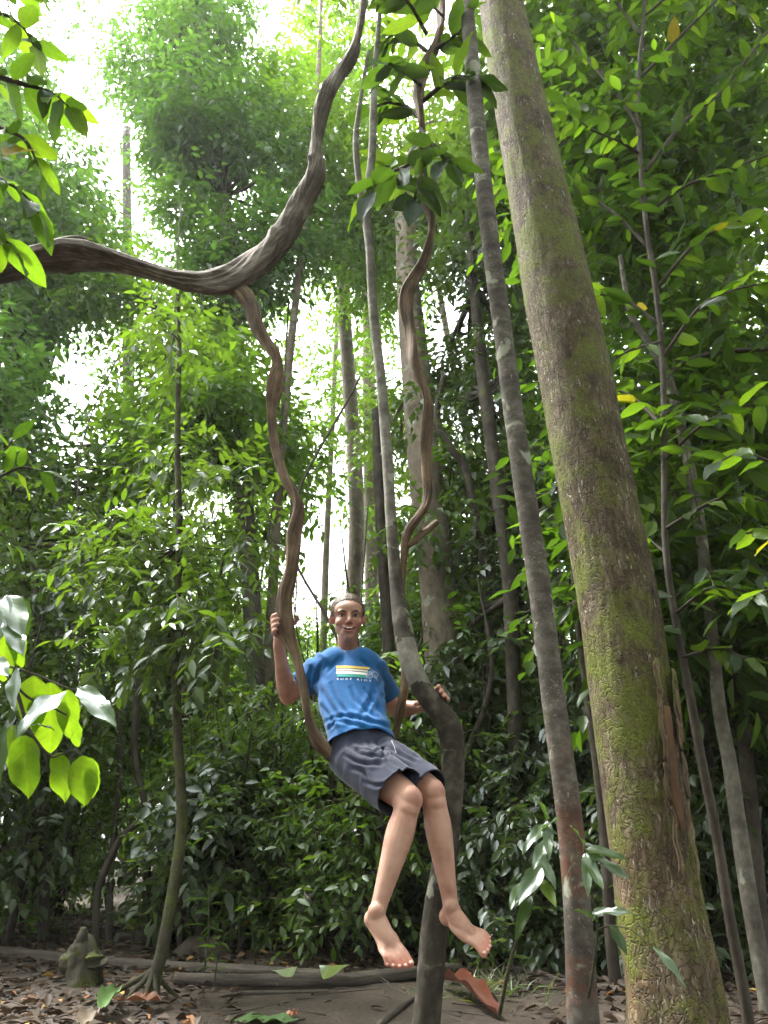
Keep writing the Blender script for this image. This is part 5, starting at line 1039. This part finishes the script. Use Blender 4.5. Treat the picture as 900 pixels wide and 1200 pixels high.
        for b0, b1, a1, rr in ((.030, .036, .204, .0122), (.009, .013, .203, .0090), (-.009, -.008, .194, .0086), (-.025, -.027, .180, .0082), (-.039, -.044, .163, .0080)):
            tip = p(a1, b1, -.072); body.append(capsule([p(.115, b0, -.058), p(.115 + (a1 - .115) * .55, (b0 + b1) / 2, -.055), tip], [rr * 1.05, rr * .95, rr], n=16, seg=12)); nails.append((tip, t, n, l, rr))
    foot(RA, A([.115, -.150, -.135]), A([-.15, -.55, 1.0]), 1, 0); foot(LA, A([.150, -.150, -.085]), A([-.35, -.35, 1.0]), -1, 0)
    # head
    yaw, pit, rol = math.radians(7), math.radians(10), math.radians(-2)
    Rm = A(Matrix.Rotation(yaw, 3, 'Z') @ Matrix.Rotation(rol, 3, 'Y') @ Matrix.Rotation(pit, 3, 'X'))
    SZ = .92; RS_ = Rm @ np.diag([1, 1, SZ])
    hp = lambda x, y, z: HEAD + Rm @ A([x, y, z * SZ])
    def he(c_, r_): body.append(ellip(hp(*c_), r_, RS_))
    he((0, .016, .036), (.070, .088, .078)); he((0, -.022, -.020), (.057, .062, .078)); he((0, -.036, -.068), (.039, .044, .044)); he((0, -.062, -.096), (.021, .018, .016)); he((0, -.020, .035), (.064, .066, .055))
    for s in (-1, 1):
        he((s * .034, -.046, -.026), (.024, .026, .024)); he((s * .028, -.072, .022), (.024, .012, .0085)); he((s * .038, -.008, -.044), (.018, .035, .030))
        body.append(ellip(hp(s * .074, .012, -.006), (.006, .016, .028), Rm @ A(Matrix.Rotation(s * .55, 3, 'Z')))); body.append(ellip(hp(s * .068, .008, -.012), (.012, .012, .018), Rm)); he((s * .0095, -.090, -.029), (.0075, .009, .007))
    body.append(capsule([hp(0, -.082, .016), hp(0, -.091, -.006), hp(0, -.101, -.024)], [.0075, .0085, .0115])); body.append(capsule([hp(-.020, -.076, -.056), hp(0, -.082, -.058), hp(.020, -.076, -.056)], [.012, .014, .012])); body.append(capsule([hp(0, 0, -.05), hp(0, .012, -.10), at(407.5, 756, 3.215)], [.046, .044, .045]))
    me = fuse(body, .0042, 3)
    V = mverts(me); Nn = mnorms(me); Lc = (V - HEAD) @ Rm; Lc[:, 2] /= SZ; fm = (Lc[:, 1] < -.02) & (np.abs(Lc[:, 0]) < .09) & (np.abs(Lc[:, 2]) < .12)
    def gauss(x, z, sx, sz): return np.exp(-((Lc[:, 0] - x) / sx) ** 2 - ((Lc[:, 2] - z) / sz) ** 2) * fm
    dsp = np.zeros(len(V)); flush = np.zeros(len(V))
    for s in (-1, 1):
        dsp -= .0085 * gauss(s * .030, .006, .015, .009); dsp += .002 * gauss(s * .037, -.026, .016, .012); dsp -= .0025 * gauss(s * .033, -.052, .006, .014); flush += .45 * gauss(s * .038, -.030, .02, .018); flush += .9 * np.exp(-(np.linalg.norm(Lc - A([s * .074, .012, -.006]), axis=1) / .026) ** 2)
    dsp -= .004 * gauss(0, -.056, .026, .006); flush += .4 * gauss(0, -.03, .012, .012)
    for p, w, rad in ((RK, .45, .05), (LK, .45, .05), (RE, .35, .04)): flush += w * np.exp(-(np.linalg.norm(V - p, axis=1) / rad) ** 2)
    for tip, *_ in nails: flush += .55 * np.exp(-(np.linalg.norm(V - tip, axis=1) / .022) ** 2)
    for c_ in (at(330, 731, 3.0), at(512, 814, 3.03)): flush += .4 * np.exp(-(np.linalg.norm(V - c_, axis=1) / .05) ** 2)
    V = V + Nn * dsp[:, None]; msetv(me, V)
    bv = BVHTree.FromPolygons([tuple(v) for v in V], [tuple(p.vertices) for p in me.polygons])
    a = me.attributes.new("flush", 'FLOAT', 'POINT'); a.data.foreach_set("value", np.clip(flush, 0, .9).astype(np.float32))
    msetv(me, V - O); put("body", me, SK, root)
    def face(x, z, lift=0.0):
        o = hp(x, -.3, z); d = Rm @ A([0, 1.0, 0]); h = bv.ray_cast(Vector(o), Vector(d)); return (A(h[0]) if h[0] is not None else hp(x, -.08, z)) - d * lift
    # face details
    wm = plain_material('eye_white', (.62, .58, .54), .3, .05); im = plain_material('iris', (.035, .028, .022), .15, .2); hm = plain_material('hair_brown', (.055, .036, .024), .5, .5, 160, col2=(.16, .115, .08), stretch=(1, 1, 1), spec=.4); bm_ = plain_material('brow', (.055, .032, .020), .7); lm = plain_material('lips', (.36, .13, .105), .4, .15); tm = plain_material('teeth', (.62, .57, .50), .3, .05); dm = plain_material('mouth_line', (.07, .022, .018), .6)
    def solid(name, parts, mat, parent=root):
        VV, FF, k = [], [], 0
        for V_, F_ in parts: VV.append(V_); FF += [tuple(i + k for i in f) for f in F_]; k += len(V_)
        m_ = bpy.data.meshes.new(name); m_.from_pydata((np.vstack(VV) - org(parent)).tolist(), [], FF); m_.update(); m_.polygons.foreach_set("use_smooth", np.ones(len(m_.polygons), bool)); return put(name, m_, mat, parent)
    for s in (-1, 1):
        ec = face(s * .030, .004); ey = solid("eye", [ellip(ec, (.0125, .005, .0042), Rm, 16, 10)], wm); f_ = Rm @ A([0, -1.0, 0])
        solid("iris", [ellip(ec + f_ * .0032, (.0058, .0026, .0040), Rm, 14, 8)], im, ey)
        solid("eyelid", [capsule([face(s * .017, .005, .002), face(s * .026, .0095, .0035), face(s * .036, .0095, .003), face(s * .044, .004, .001)], [.0012, .0022, .0022, .0012], n=16, seg=8)], bm_)
        solid("eyebrow", [capsule([face(s * .015, .0225, .0005), face(s * .026, .0255, .0005), face(s * .038, .0255, .0005), face(s * .049, .020, .0002)], [.0016, .0024, .0022, .0012], n=18, seg=8, ry=[.002, .0034, .003, .0015])], bm_)
        solid("nostril", [ellip(face(s * .0065, -.0335, -.0005), (.0035, .003, .002), Rm, 10, 8)], dm)
    # smile: dark opening, teeth, lips
    arc = lambda xs, zf, lift: [face(x, zf(x), lift) for x in xs]
    xs = np.linspace(-.031, .031, 9)
    solid("mouth", [capsule(arc(xs, lambda x: -.0585 + 9.0 * x * x, .0002), [.0014, .0036, .0052, .0060, .0064, .0060, .0052, .0036, .0014], n=30, seg=8)], dm)
    xt = np.linspace(-.023, .023, 7); solid("teeth", [capsule(arc(xt, lambda x: -.0575 + 9.0 * x * x, .0022), [.001, .003, .0042, .0046, .0042, .003, .001], n=24, seg=8)], tm)
    solid("lip", [capsule(arc(xs, lambda x: -.0520 + 8.0 * x * x - .0012 * math.exp(-(x / .004) ** 2), .0012), [.0008, .0018, .0024, .0027, .0024, .0027, .0024, .0018, .0008], n=30, seg=8)], lm)
    solid("lip", [capsule(arc(xs * .88, lambda x: -.0695 + 11.0 * x * x, .0016), [.0008, .0022, .0030, .0035, .0037, .0035, .0030, .0022, .0008], n=30, seg=8)], lm)
    # toenails
    nm = plain_material('nail', (.46, .28, .215), .35, .05)
    for tip, t_, n_, l_, rr in nails:
        Rn = np.column_stack([nrm(l_), nrm(t_), nrm(n_)]); solid("toenail", [ellip(tip + n_ * rr * .78 + t_ * rr * .25, (rr * .62, rr * .7, rr * .28), Rn, 10, 8)], nm)
    # short combed-back hair
    rg = np.random.default_rng(4); nu, nv = 72, 40; VV, idx, FF = [], {}, []
    for i in range(nv):
        ph = math.pi * .68 * i / (nv - 1)
        for j in range(nu):
            th = 2 * math.pi * j / nu; x, y, z = math.sin(ph) * math.cos(th) * .0735, math.sin(ph) * math.sin(th) * .092 + .016, math.cos(ph) * .083 + .036
            line = np.interp(y, [-.08, -.062, -.045, -.02, .01, .05, .11], [.080, .073, .056, .006, .014, -.03, -.05]) + .003 * math.sin(th * 23)
            if z > line:
                k = 1 + .018 * math.sin(th * 40 + 6 * math.sin(ph * 5)) * min(1, ph * 2) + .010 * rg.normal(); f = min(1, (z - line) / .012); idx[i, j] = len(VV); VV.append(hp(x * (k - .03 + .03 * f), (y - .016) * (k - .03 + .03 * f) + .016, (z - .036) * k + .036))
    for i in range(nv - 1):
        for j in range(nu):
            q = [(i, j), (i + 1, j), (i + 1, (j + 1) % nu), (i, (j + 1) % nu)]
            if all(a_ in idx for a_ in q): FF.append(tuple(idx[a_] for a_ in q))
    me_h = bpy.data.meshes.new("hair"); 
    nb = len(VV); VV = list(VV)
    for q in range(4200):   # strands
        ph = math.pi * .62 * math.sqrt(rg.random()); th = rg.uniform(0, 6.28); x, y, z = math.sin(ph) * math.cos(th) * .0735, math.sin(ph) * math.sin(th) * .092 + .016, math.cos(ph) * .083 + .036
        line = np.interp(y, [-.08, -.062, -.045, -.02, .01, .05, .11], [.081, .074, .057, .008, .016, -.03, -.05])
        if z < line - .006 * rg.random(): continue
        nn = nrm(A([x / .0735 ** 2, (y - .016) / .092 ** 2, (z - .036) / .083 ** 2])); d = nrm(A([rg.normal() * .35, .9, .15 + rg.normal() * .2])); d = nrm(d - nn * (d @ nn) * .9 + nn * rg.uniform(.15, .75)); sd = nrm(np.cross(d, nn)) * .0006; l = rg.uniform(.008, .020); b = A([x, y, z]); k = len(VV)
        VV += [hp(*(b + sd)), hp(*(b - sd)), hp(*(b + d * l))]; FF.append((k, k + 1, k + 2))
    me_h.from_pydata((A(VV) - O).tolist(), [], FF); me_h.polygons.foreach_set("use_smooth", np.ones(len(me_h.polygons), bool)); put("hair", me_h, hm, root)
    # ---- t-shirt
    blue = cloth_material('shirt_blue', (.006, .084, .25)); hw = lambda px_, p: px_ * zc(p) / FPX
    ring = [(408, 762, 3.245, 17, .75), (408, 769, 3.24, 27, .62), (408, 777, 3.225, 35, .6), (408.5, 788, 3.20, 38.5, .66), (410, 805, 3.165, 39, .72), (413, 825, 3.12, 37.5, .72), (418, 847, 3.075, 36, .74), (423, 866, 3.04, 37, .78), (426, 892, 3.02, 39, .80)]
    P = [at(a_, b_, y_) for a_, b_, y_, w, k in ring]; R = [hw(w, p) for (a_, b_, y_, w, k), p in zip(ring, P)]
    Vt, Ft, _ = tube(P, R, n=60, seg=48, ry=[r * k for r, (_, _, _, _, k) in zip(R, ring)])
    dR, dL = nrm(RE - RS), nrm(LE - LS); eR, eL = RS + dR * .095, LS + dL * .135
    sl = [(Vt, clean_quads(Ft)), capsule([RS - dR * .05 + A([.03, 0, 0]), RS, RS + dR * .08, eR + dR * .05], [.066, .062, .060, .064]), capsule([LS - dL * .05 - A([.03, 0, 0]), LS, LS + dL * .08, eL + dL * .05], [.064, .058, .054, .057])]
    ms = fuse(sl, .006, 8); cut_open(ms, eR, dR, .105); cut_open(ms, eL, dL, .095)
    hemc = at(423.5, 872, 3.035); hemn = nrm(PELV - at(413, 825, 3.12)); cut_open(ms, hemc, hemn + A([-.10, 0, 0]), .24); cut_open(ms, at(408, 768.5, 3.238), A([0, -.25, 1.0]), .075)
    V = mverts(ms); Nn = mnorms(ms); ctr = at(412, 820, 3.13); Q = V - ctr
    fold = lambda u, v, s_: (1 - np.abs(2 * vnoise(np.stack([u, v, np.full(len(u), s_)], -1), s_) - 1)) - .55
    x, y, z = Q[:, 0], Q[:, 1], Q[:, 2]
    low = np.clip((.02 - z) / .15, 0, 1); up = np.clip((z - .0) / .12, 0, 1); armR = np.clip((-.08 - x) / .06, 0, 1); armL = np.clip((x - .07) / .05, 0, 1)
    dsp = .009 * low * fold((x * .75 + z * .85) * 17, (x - z) * 4, 1.3) + .008 * fold((x * .9 + z * .35) * 13, (z - x * .4) * 4, 2.7) + .012 * armR * fold((z + x * .7) * 26, y * 8, 4.1) + .012 * armL * fold((z - x * .6) * 26, y * 8, 5.3) + .007 * up * fold(x * 12 + z * 6, z * 5, 6.2)
    hem = np.exp(-((np.abs((V - hemc) @ nrm(hemn)) - .0) / .02) ** 2); dsp += .006 * hem * np.sin(x * 42 + 2 * np.sin(x * 23)) + .006 * hem
    def crease(pts, V_, Y, w, depth):
        P_ = catmull(A([at(a_, b_, Y) for a_, b_ in pts]), 24); e = np.full(len(V_), 9.0); fr = np.zeros(len(V_))
        for i_, p_ in enumerate(P_):
            q_ = np.linalg.norm((V_ - p_)[:, [0, 2]], axis=1); k = q_ < e; e[k] = q_[k]; fr[k] = i_ / 23
        m_ = np.sin(np.pi * np.clip(fr, .02, .98)) ** .5 * (V_[:, 1] < Y + .05)
        return m_ * depth * (-np.exp(-(e / w) ** 2) + .55 * np.exp(-((e - 1.9 * w) / (1.1 * w)) ** 2))
    for pts, w, dep in (([(372, 792), (384, 822), (402, 852)], .007, .011), ([(390, 806), (400, 832), (420, 858)], .006, .010), ([(440, 796), (436, 822), (424, 850)], .007, .011), ([(384, 850), (410, 848), (440, 856), (456, 858)], .006, .011), ([(388, 860), (400, 853), (430, 864)], .005, .008), ([(366, 782), (362, 797), (360, 812)], .006, .010), ([(378, 778), (372, 795), (374, 815)], .006, .010),
                        ([(447, 792), (443, 808), (446, 826)], .006, .010), ([(398, 772), (392, 780), (386, 792)], .005, .006), ([(420, 772), (428, 780), (436, 786)], .005, .006), ([(412, 812), (420, 830), (440, 850)], .006, .009), ([(380, 830), (390, 846), (396, 862)], .006, .010), ([(428, 812), (438, 828), (448, 846)], .005, .008)):
        dsp += crease(pts, V, 3.13, w * 1.35, dep * .75)
    V = V + Nn * dsp[:, None]; msetv(ms, V); bs_ = BVHTree.FromPolygons([tuple(v) for v in V], [tuple(p.vertices) for p in ms.polygons]); msetv(ms, V - O)
    sh = put("t_shirt", ms, blue, root); so = sh.modifiers.new("thick", 'SOLIDIFY'); so.thickness = .003; so.offset = -1
    # collar
    loop = []
    cc = at(408, 767.5, 3.238)
    for k in range(25): t_ = 2 * math.pi * k / 24; loop.append(cc + A([math.cos(t_) * .058, math.sin(t_) * .056, -.016 * -math.sin(t_) - .004]))
    solid("collar", [capsule(loop, [.0065] * 25, n=72, seg=10)], blue, sh)
    # chest print, laid on the cloth
    pc = at(414, 788, 3.1); dn = nrm(A([0.02, 1.0, 0.05])); ux = nrm(A([1.0, .0, -.035])); uz = nrm(np.cross(ux, dn)); uz = uz if uz[2] > 0 else -uz; kpx = zc(at(414, 788, 3.08)) / FPX
    def on_shirt(px_, py_, lift): o = pc + ux * (px_ - 414) * kpx + uz * (788 - py_) * kpx - dn * .4; h = bs_.ray_cast(Vector(o), Vector(dn)); return (A(h[0]) if h[0] is not None else o + dn * .4) - dn * lift
    def patch(name, f_top, f_bot, x0, x1, mat, lift, n=40):
        V_ = []
        for i in range(n):
            x_ = x0 + (x1 - x0) * i / (n - 1)
            for j in range(4): V_.append(on_shirt(x_, f_top(x_) + (f_bot(x_) - f_top(x_)) * j / 3, lift))
        return obj(name, A(V_), [(i * 4 + j, i * 4 + j + 1, (i + 1) * 4 + j + 1, (i + 1) * 4 + j) for i in range(n - 1) for j in range(3)], mat, sh)
    ink = lambda n_, c_: plain_material(n_, c_, .8, .15, 300)
    ye, wh, te, dk, pl = ink('print_yellow', (.55, .38, .07)), ink('print_white', (.70, .70, .66)), ink('print_teal', (.035, .27, .23)), ink('print_dark', (.10, .07, .06)), ink('print_pale', (.36, .42, .55))
    k_ = lambda v: (lambda x_: v)
    patch("print_stripe", k_(781.0), k_(784.0), 393.5, 433, ye, .0022); patch("print_stripe", k_(784.2), k_(788.4), 394, 431.5, dk, .0022); patch("print_stripe", lambda x_: 785.6 + .7 * math.sin(x_ * 2.0), lambda x_: 787.2 + .7 * math.sin(x_ * 2.0), 394, 431, wh, .0032, 120)
    patch("print_stripe", k_(788.6), k_(791.6), 394.5, 431, wh, .0022); patch("print_stripe", k_(792.0), k_(795.3), 396, 430.5, te, .0022)
    # wheel-like line emblem
    for cx, cy_, r0, r1 in ((433.5, 791, 3.6, 4.4), (433.5, 791, 1.2, 1.9), (439.5, 789.5, 3.0, 3.7)):
        V_ = []; n = 28
        for i in range(n): t_ = 2 * math.pi * i / n; V_ += [on_shirt(cx + math.cos(t_) * r, cy_ + math.sin(t_) * r, .0036) for r in (r0, r1)]
        obj("print_emblem", A(V_), [(2 * i, 2 * i + 1, (2 * i + 3) % (2 * n), (2 * i + 2) % (2 * n)) for i in range(n)], pl, sh)
    for x0, y0, x1, y1 in ((430, 786, 441, 795), (433.5, 791, 439.5, 785), (437, 785, 443, 797), (429.5, 795, 436, 785)):
        V_ = []
        for i in range(8): f = i / 7; V_ += [on_shirt(x0 + (x1 - x0) * f + s_ * .35, y0 + (y1 - y0) * f, .0040) for s_ in (-1, 1)]
        obj("print_emblem", A(V_), [(2 * i, 2 * i + 1, 2 * i + 3, 2 * i + 2) for i in range(7)], pl, sh)
    cu = bpy.data.curves.new("txt", 'FONT'); cu.body = "SURF RIDE"; cu.size = 3.4; cu.space_character = 1.75; to = bpy.data.objects.new("txt", cu); COL.objects.link(to); dg = bpy.context.evaluated_depsgraph_get(); dg.update(); tmh = bpy.data.meshes.new_from_object(to.evaluated_get(dg)); bpy.data.objects.remove(to)
    TV = mverts(tmh); sx = 40.0 / max(1e-6, TV[:, 0].max()); W_ = A([on_shirt(396 + v[0] * sx, 799.3 - v[1] * 1.0, .0026) for v in TV]); tm2 = mesh_like = bpy.data.meshes.new("print_lettering"); tm2.from_pydata((W_ - O).tolist(), [], [tuple(p.vertices) for p in tmh.polygons]); put("print_lettering", tm2, wh, sh)
    # ---- shorts
    navy = cloth_material('shorts_navy', (.012, .016, .036), 700, .8)
    aR, aL = nrm(RK - RH), nrm(LK - LH); oR, oL = RH + aR * .325, LH + aL * .310
    pw = [at(423, 861, 3.045), at(424, 872, 3.035), at(426, 885, 3.03), at(428, 898, 3.03)]
    Vw, Fw, _ = tube(pw, [.112, .124, .132, .10], n=24, seg=40, ry=[.088, .095, .10, .075])
    mh = fuse([(Vw, clean_quads(Fw)), capsule([RH - aR * .02, RH + aR * .12, oR, oR + aR * .05], [.088, .090, .092, .092], seg=30)], .006, 7); cut_open(mh, oR, aR + A([.0, 0, -.2]), .15)
    m2 = fuse([capsule([LH - aL * .02 + A([-.02, 0, 0]), LH + aL * .12, oL, oL + aL * .05], [.092, .086, .080, .080], seg=30)], .006, 7); cut_open(m2, oL, aL, .13)
    k = len(mh.vertices); VV = np.vstack([mverts(mh), mverts(m2)]); FF = [tuple(p.vertices) for p in mh.polygons] + [tuple(i + k for i in p.vertices) for p in m2.polygons]
    mh = bpy.data.meshes.new("shorts"); mh.from_pydata(VV.tolist(), [], FF); mh.update(); mh.polygons.foreach_set("use_smooth", np.ones(len(mh.polygons), bool))
    V = mverts(mh); Nn = mnorms(mh); Q = V - PELV; s1 = Q @ aR; cr = np.cross(aR, A([0, 0, 1.0])); s2 = Q @ nrm(cr)
    dsp = .006 * fold(s1 * 12 + s2 * 9, s2 * 7 - s1 * 3, 3.3) + .003 * fold(s1 * 24 - s2 * 14, s2 * 9, 7.9)
    for pts, w, dep in (([(410, 876), (424, 886), (446, 892), (460, 888)], .007, .011), ([(404, 886), (424, 898), (448, 902)], .006, .010), ([(430, 872), (446, 892), (462, 910)], .007, .008), ([(455, 876), (470, 888), (484, 896)], .007, .009), ([(412, 902), (426, 908), (434, 922)], .007, .008), ([(464, 872), (478, 886), (490, 892)], .006, .009), ([(448, 880), (456, 896), (478, 914)], .006, .012), ([(420, 880), (438, 884), (452, 878)], .005, .008), ([(428, 920), (444, 926), (462, 922)], .006, .008)):
        dsp += crease(pts, V, 2.95, w, dep)
    V = V + Nn * dsp[:, None]; msetv(mh, V); bsh = BVHTree.FromPolygons([tuple(v) for v in V], [tuple(p.vertices) for p in mh.polygons]); msetv(mh, V - O)
    so_ = put("shorts", mh, navy, root); sm = so_.modifiers.new("thick", 'SOLIDIFY'); sm.thickness = .004; sm.offset = -1
    def on_shorts(px_, py_, lift):
        d = ray(px_, py_); d = nrm(d); h = bsh.ray_cast(Vector(CAM), Vector(d)); return A(h[0]) - d * lift if h[0] is not None else None
    def seam(name, pts, r, mat):
        Q_ = [on_shorts(a_, b_, .0005) for a_, b_ in catmull(A(pts, float), 14)]; Q_ = [q for q in Q_ if q is not None]
        if len(Q_) > 3: solid(name, [capsule(Q_, [r] * len(Q_), n=40, seg=6)], mat, so_)
    seam("hem", [(449, 948), (462, 937), (476, 927), (490, 919)], .0022, navy); seam("hem", [(486, 914), (496, 909), (505, 905)], .0022, navy); seam("drawstring", [(459, 868), (462, 875), (464, 882)], .0016, plain_material('cord_grey', (.3, .3, .33), .7))
boy()

# ------------------------------------------------------------------ humid forest air
def haze():
    m, nd, lk = new_mat('humid_air'); out = N(nd, "ShaderNodeOutputMaterial"); v = N(nd, "ShaderNodeVolumePrincipled", Density=HAZE)
    v.inputs["Color"].default_value = (.93, .96, .95, 1); v.inputs["Anisotropy"].default_value = 0.35; lk.new(v.outputs[0], out.inputs["Volume"])
    x, y0, y1, z0, z1 = 70, -40, 75, -1.2, 23
    V = [(-x, y0, z0), (x, y0, z0), (x, y1, z0), (-x, y1, z0), (-x, y0, z1), (x, y0, z1), (x, y1, z1), (-x, y1, z1)]
    F = [(0, 3, 2, 1), (4, 5, 6, 7), (0, 1, 5, 4), (1, 2, 6, 5), (2, 3, 7, 6), (3, 0, 4, 7)]
    tag(obj("haze", V, F, m, smooth=False), "pale humid haze between the trees", "haze", kind="stuff")
HAZE = 0.0009
haze()
